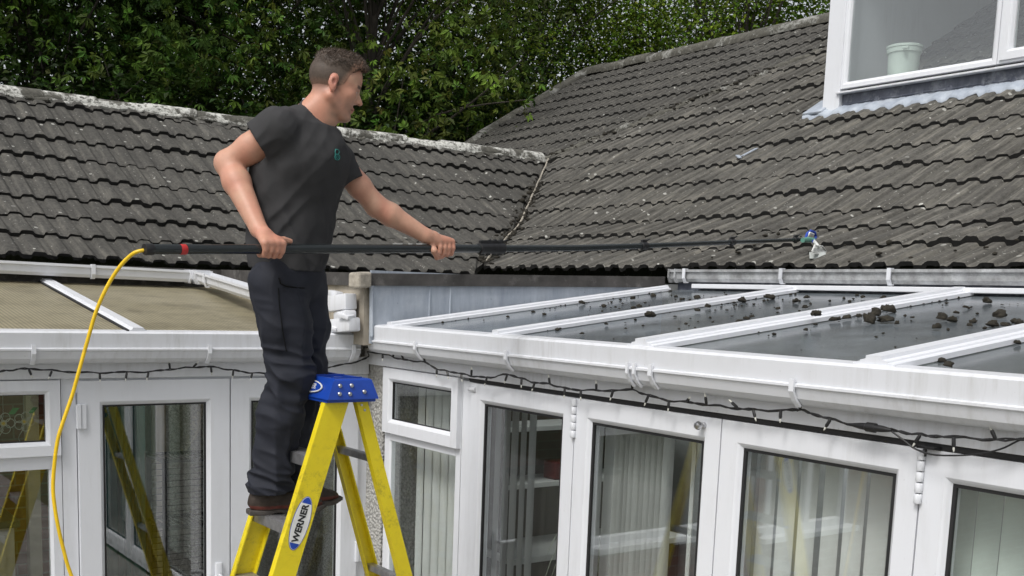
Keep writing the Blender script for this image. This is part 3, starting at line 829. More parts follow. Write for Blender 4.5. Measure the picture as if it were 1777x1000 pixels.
# ================================================================== GARDEN PORCH, left
porch = thing('garden_porch', (2.0, 5.8, 0), 'white glazed porch under a sloping beige plastic roof', 'porch')
ZPL, YG = 2.342, 5.47
XL = -0.25
pe = MB().extrude([(a, b) for a, b in EP], (XL, YG, ZPL), (3.012, YG, ZPL), (0, 1, 0), (0, 0, 1)).build('eaves_gutter', M['upvc_dirty'], porch)
for u in (58, 363, 612):
    x = ony(u, 620, YG)[0]
    pr = [(-.016, -.058), (-.016, -.10), (.006, -.135), (.03, -.156), (.036, -.150), (.012, -.128), (-.006, -.10), (-.006, -.058)]
    mbk = MB().extrude(pr, (x - .010, YG, ZPL), (x + .010, YG, ZPL), (0, 1, 0), (0, 0, 1))
    mbk.build('gutter_bracket', M['upvc'], pe)
MB().box(XL, XR_ - .02, YL_ - .03, YL_ + .06, 2.112, 2.212, 0, .003).build('head_board', M['upvc_dirty'], porch)
# roof sheets, fluted along the slope
TP = .125
zp = lambda y: ZPL + (y - YG) * TP
m_, t_, b_, o__ = newmat('aged beige polycarbonate')
wv = pos(t_); sx = node(t_, 'ShaderNodeSeparateXYZ'); t_.links.new(wv, sx.inputs[0])
fl = math_(t_, 'SINE', math_(t_, 'MULTIPLY', sx.outputs[0], 2 * math.pi / 0.022))
cl = ramp(t_, noise(t_, 1.6, 6, .7, wv), [(0.3, (0.46, 0.41, 0.27)), (0.7, (0.62, 0.56, 0.40))])
cl = mix(t_, ramp(t_, fl, [(0.0, 0.0), (0.6, 0.45)]), cl, (0.16, 0.135, 0.085))
cl = mix(t_, ramp(t_, noise(t_, 24, 5, .7, wv), [(0.58, 0), (0.76, .7)]), cl, (0.13, 0.12, 0.09))
cl = mix(t_, ramp(t_, noise(t_, 3.5, 7, .75, wv), [(0.48, 0), (0.68, .55)]), cl, (0.17, 0.15, 0.10))
t_.links.new(cl, b_.inputs['Base Color']); b_.inputs['Roughness'].default_value = 0.3
bump(t_, b_, fl, 0.25, 0.002)
tlp = node(t_, 'ShaderNodeBsdfTranslucent'); mxp = node(t_, 'ShaderNodeMixShader'); mxp.inputs[0].default_value = .38     # daylight soaks through the sheet
t_.links.new(cl, tlp.inputs[0]); t_.links.new(b_.outputs[0], mxp.inputs[1]); t_.links.new(tlp.outputs[0], mxp.inputs[2]); t_.links.new(mxp.outputs[0], o__.inputs[0])
M['poly'] = m_
XBAR = 1.765
for x0, x1 in ((XL, XBAR - .03), (XBAR + .03, 2.968)):
    MB().add([(x0, YG + .05, zp(YG + .05) + .002), (x1, YG + .05, zp(YG + .05) + .002), (x1, 7.40, zp(7.40)), (x0, 7.40, zp(7.40)),
              (x0, YG + .05, zp(YG + .05) - .023), (x1, YG + .05, zp(YG + .05) - .023)],
             [(0, 1, 2, 3), (0, 1, 5, 4)]).build('roof_sheet', M['poly'], porch)
a, b = V(XBAR, YG + .02, zp(YG + .02) + .006), V(XBAR + .02, 7.38, zp(7.38) + .006)
d = unit(b - a); sd = unit(np.cross(d, (0, 0, 1))); up = np.cross(sd, d)
gb_ = MB().extrude([(-.045, -.004), (.045, -.004), (.045, .004), (.030, .010), (.026, .018), (-.026, .018), (-.030, .010), (-.045, .004)], a, b, sd, up).build('glazing_bar', M['upvc'], porch)
MB().extrude([(-.055, -.004), (-.0455, -.004), (-.0455, .008), (-.055, .004)], a, b, sd, up).build('bar_gasket', M['rubber'], gb_)
MB().extrude([(.10, .05), (.10, -.10), (.03, -.14), (.0, -.10), (.0, -.005), (.03, .02)], (3.0121, YG, ZPL), (3.016, YG, ZPL), (0, 1, 0), (0, 0, 1)).build('gutter_end', M['upvc_dirty'], porch)
def pleaf(x0, x1, label, sides):
    d = MB().rings(ML, (x0, x1, .10, 2.10), [(0, -.03), (0, .028), (.105, .028), (.112, .022), (.126, .006), (.126, -.03)]).build('door', M['upvc'], porch)
    tag(d, label)
    MB().rings(ML, (x0 + .122, x1 - .122, .22, 1.978), [(0, -.002), (0, .008), (.012, .008), (.012, -.002)]).build('gasket', M['rubber'], d)
    MB().box(x0 + .124, x1 - .124, YL_ - .004, YL_ + .004, .222, 1.976).build('pane', M['glass'], d)
    for (xh, zh) in sides:
        h = MB(); h.box(xh - .012, xh + .012, YL_ - .046, YL_ - .026, zh - .062, zh + .062, 0, .005); h.box(xh + .013, xh + .038, YL_ - .040, YL_ - .029, zh - .062, zh + .062, 0, .004); h.build('hinge', M['upvc'], d)
    return d
dl = pleaf(1.487, 2.279, 'left leaf of the porch double door, pebble-dash visible inside', [(1.487, 1.924), (1.487, .9)])
hd = MB(); hd.box(2.196, 2.232, YL_ - .042, YL_ - .028, .86, 1.10, 0, .012); hd.tube([(2.214, YL_ - .045, 1.03), (2.214, YL_ - .075, 1.03), (2.10, YL_ - .078, 1.03)], .010, 8); hd.build('handle', M['upvc'], dl, True)
dr = pleaf(2.287, 3.065, 'right leaf of the porch double door, behind the stepladder', [(3.065, 1.945), (3.065, 1.07)])
MB().rings(ML, (1.412, 3.146, .03, 2.1105), [(0, -.04), (0, .006), (.07, .006), (.07, -.04)]).build('door_frame', M['upvc'], porch)
# side window with toplight
wx0, wx1 = XL, 1.408
wn = MB().rings(ML, (wx0, wx1, .905, 2.1105), [(0, -.03), (0, .006), (.045, .006), (.06, -.004), (.06, -.03)]).build('window', M['upvc'], porch)
MB().box(wx0 + .05, wx1 - .05, YL_ - .006, YL_ + .03, 1.665, 1.742, 0, .003).build('transom', M['upvc'], wn)
MB().rings(ML, (wx0 + .004, wx1 - .006, 1.735, 2.106), [(0, -.002), (0, .032), (.05, .032), (.058, .026), (.07, .012), (.07, -.002)]).build('opening_sash', M['upvc'], wn)
MB().rings(ML, (wx0 + .066, wx1 - .068, 1.802, 2.042), [(0, .001), (0, .013), (.008, .013), (.008, .001)]).build('gasket', M['rubber'], wn)
MB().box(wx0 + .07, wx1 - .07, YL_ - .005, YL_ + .001, 1.80, 2.04).build('pane', M['glass'], wn)
MB().box(wx0 + .05, wx1 - .05, YL_ + .004, YL_ + .010, .95, 1.67).build('pane', M['glass'], wn)
mb = MB(); mb.box(XL - .1, XL, YL_ - .02, 7.42, 0, 2.4); mb.box(wx0, wx1, YL_ - .02, YL_ + .1, 0, .858); mb.build('side_wall', M['brick'], porch)
# floors inside
struct('floor', MB().box(XR_ + .06, 5.41, Y_END, 5.35, .03, .09).box(XL, 2.96, YL_ + .06, 7.41, .03, .09), simple('tiled floor inside', (0.16, 0.14, 0.12), 0.5))
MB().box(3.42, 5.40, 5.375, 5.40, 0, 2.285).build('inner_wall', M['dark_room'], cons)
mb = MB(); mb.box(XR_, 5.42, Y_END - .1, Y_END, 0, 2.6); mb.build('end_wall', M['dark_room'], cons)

# ================================================================== THE MAN
# body and clothes are grown as smooth distance fields and meshed (surface nets), so every limb tapers and joins without seams
def smin(a, b, k):
    h = np.clip(0.5 + 0.5 * (b - a) / k, 0, 1)
    return b + (a - b) * h - k * h * (1 - h)
def cone(p, a, b, ra, rb):
    a, b = np.asarray(a, float), np.asarray(b, float)
    ab = b - a; h = np.clip(((p - a) @ ab) / (ab @ ab), 0, 1)
    return np.linalg.norm(p - a - h[:, None] * ab, axis=1) - (ra + (rb - ra) * h)
def ell(p, c, r, R=None):
    q = p - np.asarray(c, float)
    if R is not None: q = q @ R
    q = q / np.asarray(r, float)
    k = np.linalg.norm(q, axis=1)
    return (k - 1) * min(r) * 0.9
def vnoise(p, seed=0):
    """smooth value noise, about -1..1"""
    i = np.floor(p).astype(np.int64); f = p - i; f = f * f * (3 - 2 * f)
    def hsh(x, y, z):
        n = (x * 374761393 + y * 668265263 + z * 2147483647 + seed * 974634777) & 0xffffffff
        n = ((n ^ (n >> 13)) * 1274126177) & 0xffffffff
        return ((n ^ (n >> 16)) & 0xffff) / 32767.5 - 1
    out = 0
    for dx in (0, 1):
        for dy in (0, 1):
            for dz_ in (0, 1):
                w = (f[:, 0] if dx else 1 - f[:, 0]) * (f[:, 1] if dy else 1 - f[:, 1]) * (f[:, 2] if dz_ else 1 - f[:, 2])
                out = out + w * hsh(i[:, 0] + dx, i[:, 1] + dy, i[:, 2] + dz_)
    return out
def sdf_mesh(fn, lo, hi, h, B=8):
    lo = np.array(lo, float); hi = np.array(hi, float)
    nb = np.ceil((hi - lo) / (h * B)).astype(int)
    n = nb * B + 1
    g = np.stack(np.meshgrid(*[np.arange(k) for k in nb], indexing='ij'), -1).reshape(-1, 3)
    ctr = lo + (g + 0.5) * B * h
    d = fn(ctr)
    keep = np.abs(d) < B * h * 0.87 + 0.03
    val = np.where((d < 0).reshape(nb), -1.0, 1.0).astype(np.float32)
    A = np.ones(n, np.float32)
    A[:-1, :-1, :-1] = np.repeat(np.repeat(np.repeat(val, B, 0), B, 1), B, 2)
    o = np.stack(np.meshgrid(*[np.arange(B + 1)] * 3, indexing='ij'), -1).reshape(-1, 3)
    gk = g[keep]
    for s in range(0, len(gk), 1500):
        idx = (gk[s:s + 1500, None, :] * B + o[None]).reshape(-1, 3)
        A[idx[:, 0], idx[:, 1], idx[:, 2]] = fn(lo + idx * h)
    S = A < 0
    c = [S[a:n[0] - 1 + a, b:n[1] - 1 + b, e:n[2] - 1 + e] for a in (0, 1) for b in (0, 1) for e in (0, 1)]
    al = c[0].copy(); an = c[0].copy()
    for q in c[1:]: al &= q; an |= q
    act = an & ~al
    I = np.argwhere(act)
    vid = np.full(act.shape, -1, np.int32); vid[act] = np.arange(len(I))
    P = np.zeros((len(I), 3)); cnt = np.zeros(len(I))
    corners = [(a, b, e) for a in (0, 1) for b in (0, 1) for e in (0, 1)]
    for i, p in enumerate(corners):
        for q in corners[i + 1:]:
            if sum(abs(x - y) for x, y in zip(p, q)) != 1: continue
            va = A[I[:, 0] + p[0], I[:, 1] + p[1], I[:, 2] + p[2]]; vb = A[I[:, 0] + q[0], I[:, 1] + q[1], I[:, 2] + q[2]]
            m = (va < 0) != (vb < 0)
            t = np.where(m, va / np.where(np.abs(va - vb) < 1e-9, 1, va - vb), 0)
            P += m[:, None] * (np.array(p) + t[:, None] * (np.array(q) - np.array(p))); cnt += m
    verts = lo + (I + P / cnt[:, None]) * h
    F = []
    for ax in range(3):
        b_, c_ = (ax + 1) % 3, (ax + 2) % 3
        s0 = [slice(1, -1)] * 3; s1 = [slice(1, -1)] * 3
        s0[ax] = slice(0, -1); s1[ax] = slice(1, None)
        X = S[tuple(s0)]; Y = S[tuple(s1)]
        E = np.argwhere(X != Y)
        flip = X[E[:, 0], E[:, 1], E[:, 2]]
        off = np.ones(3, int); off[ax] = 0
        E = E + off
        def cell(db, dc):
            q = E.copy(); q[:, b_] += db; q[:, c_] += dc
            return vid[q[:, 0], q[:, 1], q[:, 2]]
        f = np.stack([cell(-1, -1), cell(0, -1), cell(0, 0), cell(-1, 0)], 1)
        f[~flip] = f[~flip][:, ::-1]
        F.append(f)
    F = np.concatenate(F); F = F[(F >= 0).all(1)]
    return verts, F

man = thing('person', at(490, 893, 0), 'man in grey t-shirt and navy trousers standing on the stepladder, gripping the long pole', 'person')
UP = np.array([0, 0, 1.])
def bas(a):                                            # a: plan angle; 0 = image right, positive = away
    f = RGT * math.cos(a) + AWY * math.sin(a); return f, np.cross(UP, f)
# ---- pole line first (the hands hold it)
BR = on_roof(1412, 420, True, .075)                     # where the tool head meets the tiles
RH = at(465, 432, -.30)
pn = np.array([-(BR - RH)[1], (BR - RH)[0], 0])
def onpole(u, v): return hit(u, v, pn, RH)
PA, PB, PC, PD, PE = onpole(252, 433), onpole(868, 431.5), onpole(1117, 427), onpole(1270, 420.5), onpole(1398, 415.5)
pole_d = unit(PB - PA)

# ---- head
hs_ = 0.955
HC = at(581, 150, 0.02)
ha = math.radians(13)
hf, hl = bas(ha)
pitch = math.radians(-15)
hfw = hf * math.cos(pitch) + UP * math.sin(pitch); hup = np.cross(hfw, hl)
HR = np.stack([hfw, hl, hup], 1)                       # local -> world
def hw(x, y, z): return HC + HR @ (np.array([x, y, z]) * hs_)
def ear_sdf(qs):
    er = ell(qs, (-.016, .081, .000), (.0175, .0095, .026)); er = smin(er, ell(qs, (-.009, .079, -.023), (.009, .008, .014)), .008)
    er = np.maximum(er, -ell(qs, (-.011, .093, .001), (.0105, .010, .017)))
    return er
def head_sdf(p):
    q = ((p - HC) @ HR) / hs_
    x, y, z = q.T
    ay = np.abs(y); qs = np.stack([x, ay, z], 1)
    d = ell(q, (-.012, 0, .036), (.098, .076, .088))                       # cranium
    d = smin(d, ell(q, (.030, 0, .040), (.064, .064, .066)), .03)          # forehead
    d = smin(d, ell(q, (.036, 0, -.040), (.054, .056, .070)), .03)         # face
    d = smin(d, cone(qs, (-.010, .054, -.052), (.056, .022, -.100), .022, .020), .022)   # jaw
    d = smin(d, ell(q, (.074, 0, -.103), (.020, .022, .017)), .02)         # chin
    d = smin(d, ell(qs, (.062, .036, -.020), (.022, .022, .018)), .02)     # cheek bones
    d = smin(d, cone(qs, (.083, .008, .018), (.076, .042, .016), .010, .008), .014)      # brow
    d = smin(d, cone(q, (.088, 0, .006), (.113, 0, -.031), .0075, .0105), .008)          # nose
    d = smin(d, ell(qs, (.094, .010, -.034), (.011, .008, .008)), .007)    # nostrils
    d = smin(d, ell(q, (.086, 0, -.064), (.013, .024, .0065)), .006)       # upper lip
    d = smin(d, ell(q, (.084, 0, -.0755), (.012, .020, .0065)), .006)      # lower lip
    d = np.maximum(d, -(ell(qs, (.094, .032, -.002), (.016, .017, .010))) * 1.0 - .002)  # eye sockets
    d = smin(d, ell(qs, (.072, .031, -.003), (.013, .014, .011)), .004)    # eyelids
    d = smin(d, ear_sdf(qs), .006)
    return d * hs_
# ---- neck and trunk frames
ta = math.radians(-45); tf, tl = bas(ta)               # chest direction
pa = math.radians(-18); pf, pl_ = bas(pa)              # hip direction
N0, N1 = at(552, 210, .015), hw(-.022, 0, -.055)
SR, SL = at(481, 225, -.15), at(586, 279, .13)
ER, WR = at(396, 284, -.11), at(449, 398, -.255)
dwl = float(AWY @ onpole(768, 432)) - W0
EL, WL = at(653, 358, dwl * .62), at(738, 409, dwl - .06)
RINGS = [(470, 500, .155, .125, -25), (440, 501, .160, .124, -32), (410, 503, .163, .122, -38), (375, 508, .168, .122, -43), (335, 513, .180, .124, -45), (295, 517, .190, .128, -45), (255, 521, .185, .122, -45), (233, 524, .140, .104, -45)]
def trunk_sdf(p, grow=0.0):
    cs = [at(u, v, 0) for v, u, *_ in RINGS]
    zs_ = np.array([c[2] for c in cs]); z = np.clip(p[:, 2], zs_[0], zs_[-1])
    g = lambda vals: np.interp(z, zs_, vals)
    cx, cy = g([c[0] for c in cs]), g([c[1] for c in cs])
    a, b, th = g([r[2] for r in RINGS]) + grow, g([r[3] for r in RINGS]) + grow, np.radians(g([r[4] for r in RINGS]))
    dx, dy = p[:, 0] - cx, p[:, 1] - cy
    fx = RGT[0] * np.cos(th) + AWY[0] * np.sin(th); fy = RGT[1] * np.cos(th) + AWY[1] * np.sin(th)
    ff = dx * fx + dy * fy; ll = -dx * fy + dy * fx
    k = (np.abs(ff / b) ** 2.3 + np.abs(ll / a) ** 2.3) ** (1 / 2.3)
    d = (k - 1) * np.minimum(a, b)
    return np.maximum(d, np.maximum(p[:, 2] - zs_[-1], zs_[0] - p[:, 2]))
# ---- hands: palm, thumb and four bent fingers that close round the pole
def hand_parts(wrist, grip, palm_dir, back, fing_axis, pr, spread, curl0, flip=1.0, thumb=None):
    """grip: point on the pole axis under the palm; fing_axis: along the pole from index to little finger;
    back: direction from pole axis to the back of the hand"""
    seg = []
    back = unit(back - pole_d * (back @ pole_d))
    fw = unit(np.cross(pole_d, back)) * flip               # the way the fingers first run, across the pole
    for i, (L, r) in enumerate(((.040, .0112), (.043, .0116), (.040, .0110), (.032, .0098))):
        c = grip + fing_axis * spread[i]
        R = pr + r * .80
        pts = []
        for th in (curl0 + np.array([0, 50, 105, 160, 205]) - 3 * i) * math.pi / 180:
            pts.append(c + (back * math.cos(th) + fw * math.sin(th)) * R)
        seg.append((pts, r))
    return seg, back, fw
PR = .0165
RHg = onpole(468, 432)
seg_r, bk_r, fw_r = hand_parts(WR, RHg, None, unit(-AWY * .85 + UP * .5), pole_d, PR, np.array([.036, .012, -.012, -.035]), 10, 1.0)
LHg = onpole(768, 431.5)
seg_l, bk_l, fw_l = hand_parts(WL, LHg, None, unit(-AWY * .55 + UP * .80), pole_d, PR, np.array([.034, .011, -.012, -.035]), 10, 1.0)
if fw_r[2] > 0: seg_r, bk_r, fw_r = hand_parts(WR, RHg, None, unit(-AWY * .85 + UP * .5), pole_d, PR, np.array([.036, .012, -.012, -.035]), 10, -1.0)
if fw_l[2] > 0: seg_l, bk_l, fw_l = hand_parts(WL, LHg, None, unit(-AWY * .55 + UP * .80), pole_d, PR, np.array([.034, .011, -.012, -.035]), 10, -1.0)
def hand_sdf(p, wrist, seg, bk, fw, grip, thumb, k0):
    d = cone(p, wrist, wrist + (grip + bk * .045 - wrist) * .4, .026, .024)
    for pts, r in seg:                                     # metacarpals: from the wrist to each knuckle
        d = smin(d, cone(p, wrist + (pts[0] - wrist) * .30, pts[0] + bk * .006, .019, .0165), .012)
    for pts, r in seg:
        f = cone(p, pts[0] + bk * .006, pts[1], .0155, r * 1.08)
        for a, b in zip(pts[1:-1], pts[2:]): f = np.minimum(f, cone(p, a, b, r * 1.03, r * .90))
        d = smin(d, f, .0022)
    t = cone(p, thumb[0], thumb[1], .017, .0135)
    t = smin(t, cone(p, thumb[1], thumb[2], .0130, .0112), .004); t = smin(t, cone(p, thumb[2], thumb[3], .0115, .0095), .003)
    return smin(d, t, .008)
# thumbs: the right one lies along the top of the pole, the left one hooks under it
th_r = [WR + (RHg - WR) * .45 + pole_d * .018, RHg + UP * .030 - AWY * .018 + pole_d * .030, RHg + UP * .032 - AWY * .004 + pole_d * .062, RHg + UP * .027 - AWY * .002 + pole_d * .090]
th_l = [WL + (LHg - WL) * .35 - UP * .02, LHg - pole_d * .045 - UP * .010 - AWY * .030, LHg - pole_d * .030 - UP * .036 - AWY * .008, LHg - pole_d * .004 - UP * .033 + AWY * .008]
# ---- legs
HPr, HPl = at(480, 495, -.085), at(522, 495, .085)
KNr, KNl = at(505, 652, -.095), at(527, 650, .085)
ANr, ANl = at(469, 838, -.095), at(508, 836, .085)
def body_sdf(p):
    d = head_sdf(p)
    d = smin(d, cone(p, N0, N1, .060, .056), .02)
    d = smin(d, cone(p, at(536, 224, 0), N0, .072, .058), .04)
    d = smin(d, cone(p, at(522, 205, -.02), at(548, 190, 0), .045, .05), .03)
    tr = trunk_sdf(p, -.022)
    d = smin(d, tr, .03)
    for S_, E_, W_, rs in ((SR, ER, WR, (.056, .047, .050, .032)), (SL, EL, WL, (.050, .043, .044, .030))):
        mid = E_ + (W_ - E_) * .28
        d = smin(d, cone(p, S_ + (at(525, 230, 0) - S_) * .3, S_, .06, .066), .03)
        ax = unit(E_ - S_); up_ = S_ + (E_ - S_) * .55
        d = smin(d, cone(p, S_, up_, rs[0], rs[0] * .92), .03)
        d = smin(d, cone(p, up_, E_, rs[0] * .90, rs[1]), .02)
        d = smin(d, cone(p, E_, mid, rs[1] * .98, rs[2]), .018)
        d = smin(d, cone(p, mid, W_, rs[2], rs[3]), .02)
    d = smin(d, ell(p, ER + unit(ER - (SR + WR) / 2) * .012, (.036, .036, .036)), .02)
    d = smin(d, hand_sdf(p, WR, seg_r, bk_r, fw_r, RHg, th_r, 0), .014)
    d = smin(d, hand_sdf(p, WL, seg_l, bk_l, fw_l, LHg, th_l, 0), .014)
    for a, b, e in ((HPr, KNr, ANr), (HPl, KNl, ANl)):
        d = smin(d, cone(p, a, b, .075, .052), .02); d = smin(d, cone(p, b, e, .050, .038), .02)
    return d
allp = np.array([HC, ER, WR, EL, WL, LHg, ANr, ANl, SR, SL, RHg])
lo, hi = allp.min(0) - .16, allp.max(0) + .16
hi[2] = HC[2] + .17; lo[2] = ANr[2] - .05
bv, bf = sdf_mesh(body_sdf, lo, hi, .0041)
# colour of skin, stubble, cropped sides and lips, in the head's own frame
q = ((bv - HC) @ HR) / hs_
skin = np.array([0.53, 0.320, 0.225]); red = np.array([0.49, 0.215, 0.150])
colr = np.tile(skin, (len(bv), 1))
def blend(mask, c): 
    global colr
    mask = np.clip(mask, 0, 1)[:, None]; colr = colr * (1 - mask) + np.array(c) * mask
n1 = vnoise(bv * 22, 3); n2 = vnoise(bv * 60, 4)
blend(.42 + .38 * n1, red * 1.05)
inhead = (np.abs(q) < .16).all(1)
x, y, z = q.T; ay = np.abs(y)
sstep = lambda a, b, v: np.clip((v - a) / (b - a), 0, 1)
blend(inhead * sstep(.045, .075, ay) * .5 * (z < .02), red)                                  # ears and cheeks
blend(inhead * sstep(.02, -.05, x - .03) * sstep(-.02, -.06, z) * .45, (.47, .22, .14))      # neck
st = inhead * sstep(-.035, -.065, z) * sstep(-.015, .012, x) * sstep(-.13, -.115, z)
blend(st * (.48 + .25 * n2), (.24, .15, .11))                                               # stubble
blend(inhead * (np.abs(z + .070) < .008) * (ay < .022) * (x > .082) * .8, (.42, .15, .12))    # lips
blend(inhead * (np.abs(z + .0697) < .0022) * (ay < .024) * (x > .08) * .8, (.14, .05, .04))
brow = inhead * (x > .06) * (np.abs(z - .020 + .10 * (ay - .03) ** 2 / .03) < .006) * (ay > .010) * (ay < .050)
blend(brow * .85, (.075, .045, .030))
blend(inhead * np.exp(-((x - .083) ** 2 + (ay - .031) ** 2 + (z + .003) ** 2) / .012 ** 2) * .55, (.22, .10, .08))
def hairline_f(q):
    x, ay, z = q[:, 0], np.abs(q[:, 1]), q[:, 2]
    return z - (-.055 + np.interp(x, [-.11, -.04, -.022, -.002, .004, .03, .045, .07, .10], [0, .004, .03, .036, .005, .06, .105, .135, .147]))
hl_v = hairline_f(q)
blend(inhead * (z > -.07) * sstep(-.014, .05, hl_v) * .85, (.095, .074, .061))
er_ = ear_sdf(np.stack([x, ay, z], 1)); ear = inhead * (er_ < .0035)
blend(ear * .9, (.53, .235, .17)); blend(ear * np.exp(-(((x + .010) / .008) ** 2 + ((z - .001) / .013) ** 2)) * .8, (.24, .08, .06))
hand = np.minimum(np.linalg.norm(bv - RHg, axis=1), np.linalg.norm(bv - LHg, axis=1))
blend(sstep(.10, .05, hand) * .55, red * 1.05)
nails = np.zeros(len(bv))
for seg in (seg_r, seg_l):
    for pts, r in seg: nails = np.maximum(nails, np.exp(-(np.linalg.norm(bv - pts[0], axis=1) / .010) ** 2))
blend(nails * .5, (.50, .20, .15))
M['skin'] = tint_mat('skin', 0.48, 0, .07, 45, .15, .4, .12, 260)
body = mesh_np('body', bv, bf, M['skin'], man, True, None, np.c_[colr, np.ones(len(bv))])
# eyes
for sgn in (1, -1):
    c = hw(.0755, .031 * sgn, -.003)
    MB().lathe([(.0001, -.0125), (.007, -.010), (.0115, -.004), (.0118, .002), (.009, .008), (.0055, .0112), (.0001, .0125)], c, 12, 0, hfw).build('eye', simple('eye white', (0.6, 0.56, 0.52), 0.2) if sgn == 1 else bpy.data.materials['eye white'], body, True)
# hair on top
def hair_sdf(p):
    q = ((p - HC) @ HR) / hs_
    x, y, z = q.T
    up_ = np.clip((z - .045 - .35 * np.clip(-x - .05, 0, .1)) / .045, 0, 1); up_ = up_ * up_ * (3 - 2 * up_)
    th = .0012 + up_ * (.009 + .009 * np.clip((x + .02) / .10, 0, 1))
    d = smin(ell(q, (-.012, 0, .036), (.098, .076, .088)), ell(q, (.030, 0, .040), (.064, .064, .066)), .03) - th
    wq = np.stack([x * 26 + 8 * y, y * 90, z * 40], 1)
    d = d - up_ * (.0042 * vnoise(wq + 1.2 * vnoise(q * 22, 9)[:, None], 5) + .0022 * vnoise(q * np.array([60, 220, 120]), 6))
    hl = hairline_f(q) + .004 * vnoise(q * 90, 7)
    d = np.maximum(d, .004 - hl)
    return np.maximum(d, .003 - ear_sdf(np.stack([x, np.abs(y), z], 1))) * hs_
hv, hfc = sdf_mesh(hair_sdf, HC - .19, HC + .19, .0034)
hq = ((hv - HC) @ HR) / hs_
kf = np.clip((hairline_f(hq) + .002) / .060, 0, 1)[:, None] ** .8
hc = (np.array([.40, .225, .155]) * (1 - kf) + np.array([.075, .055, .042]) * kf) * (1 + (.12 + .33 * np.clip((hq[:, 2:] - .05) / .03, 0, 1)) * vnoise(np.stack([hq[:, 0] * 40, hq[:, 1] * 200, hq[:, 2] * 60], 1), 2)[:, None])
M['hair'] = tint_mat('short brown hair', .55, 0, .25, 160, .6, .35, 0, 320)
mesh_np('hair', hv, hfc, M['hair'], body, True, None, np.c_[hc, np.ones(len(hv))])

# short strands lying forward over the crown, and a close crop on the sides
rgh = np.random.default_rng(77)
hn = np.array([tuple(p_.normal) for p_ in bpy.data.objects['hair'].data.polygons]); hcn = np.array([tuple(p_.center) for p_ in bpy.data.objects['hair'].data.polygons])
topi = np.where(((hcn - HC) @ HR)[:, 2] / hs_ > .055)[0]; i_ = topi[rgh.integers(0, len(topi), 6500)]
P0 = hcn[i_]; N_ = hn[i_]
dirn = N_ * .45 + hfw * .55 + hup * .25 - hl * .15 + rgh.normal(size=P0.shape) * .28
dirn /= np.linalg.norm(dirn, axis=1)[:, None]
L_ = (rgh.uniform(.007, .017, len(P0)) * np.clip((((P0 - HC) @ HR)[:, 2] / hs_ - .045) / .035, .25, 1))[:, None]
sd_ = np.cross(dirn, rgh.normal(size=P0.shape)); sd_ /= np.linalg.norm(sd_, axis=1)[:, None]
vv = np.stack([P0 - sd_ * .0009 - N_ * .002, P0 + sd_ * .0009 - N_ * .002, P0 + dirn * L_], 1).reshape(-1, 3)
cv = np.repeat(np.array([.078, .056, .042]) * rgh.uniform(.45, 1.7, (len(P0), 1)), 3, axis=0)
mesh_np('hair_strands', vv, np.arange(len(vv)).reshape(-1, 3), M['hair'], bpy.data.objects['hair'], False, None, np.c_[cv, np.ones(len(vv))])

# ---- t-shirt
HMr, HMl = at(447, 246, -.155), at(608, 318, .135)
def folds(p, sc, amp, seed, rot=None):
    q = p @ rot if rot is not None else p
    n = vnoise(q * np.array(sc), seed) 
    return amp * (1 - 2 * np.abs(n))
def rotz(a, tilt):
    f, l = bas(a); u2 = UP * math.cos(tilt) + l * math.sin(tilt); l2 = l * math.cos(tilt) - UP * math.sin(tilt)
    return np.stack([f, l2, u2], 1)
R1 = rotz(ta, math.radians(38)); R2 = rotz(ta, math.radians(-25))
NC, NX = at(551, 202, -.005), unit(tf * 1.0 + UP * .70)
def shirt_sdf(p):
    d = trunk_sdf(p)
    yk = cone(p, at(538, 214, .01), SR + UP * .006, .066, .070); yk = smin(yk, cone(p, at(534, 232, .02), SL + UP * .0, .050, .057), .03)
    d = smin(d, yk, .045)
    d = smin(d, ell(p, at(528, 275, 0) + tf * .03, (.13, .13, .12)), .08)
    f1 = folds(p, (7, 20, 3.2), .0070, 21, R1) + folds(p, (9, 26, 4.0), .0050, 22, R2) + folds(p, (8, 12, 14), .0030, 26, R1)
    lowz = np.clip((at(500, 330, 0)[2] - p[:, 2]) / .3, 0, 1)
    d = d - f1 * (.40 + .9 * lowz) - .0018 * vnoise(p * 30, 23)
    for S_, H_, r0, r1, sd in ((SR, HMr, .076, .071, 31), (SL, HMl, .060, .055, 32)):
        ax = unit(H_ - S_)
        s = cone(p, S_, H_ + ax * .05, r0, r1)
        s = s - folds(p, (14, 24, 9), .0042, sd, R1)
        s = np.maximum(s, (p - H_) @ ax)
        t_ = (p - H_) @ ax
        hem = np.abs(t_ + .018) - .0016
        d = smin(d, s, .022)
        inner = cone(p, S_ + (H_ - S_) * .6, H_ + ax * .06, r0 - .012, r1 - .007)
        d = np.maximum(d, -inner)
    # neck opening and ribbed collar: a tilted ring, high at the nape and low at the throat
    w = p - NC; h_ = w @ NX; rad = np.linalg.norm(w - h_[:, None] * NX, axis=1)
    d = np.maximum(d, -np.maximum(rad - .0735, -h_ - .004))
    d = np.maximum(d, -np.maximum(rad - .0660, -h_ - .05))
    ringd = np.sqrt(((rad - .0755) / 1.0) ** 2 + (h_ / 2.4) ** 2) - .0052
    d = smin(d, ringd, .006)
    # hollow bottom hem
    zb = at(500, 470, 0)[2]
    return np.maximum(d, zb + .010 * vnoise(p * 7, 25) - p[:, 2])
sp = np.array([SR, SL, HMr, HMl, at(500, 470, 0), N0, N1])
sv_, sf_ = sdf_mesh(shirt_sdf, np.minimum(sp.min(0) - .14, at(500, 470, 0) - np.array([.26, .26, .02])), np.maximum(sp.max(0) + .12, at(500, 470, 0) + .26), .0048)
sc_ = np.tile([.043, .0425, .044], (len(sv_), 1))
M['shirt'] = tint_mat('dark grey cotton', .9, 0, .16, 9, .25, .2, 0, 420)
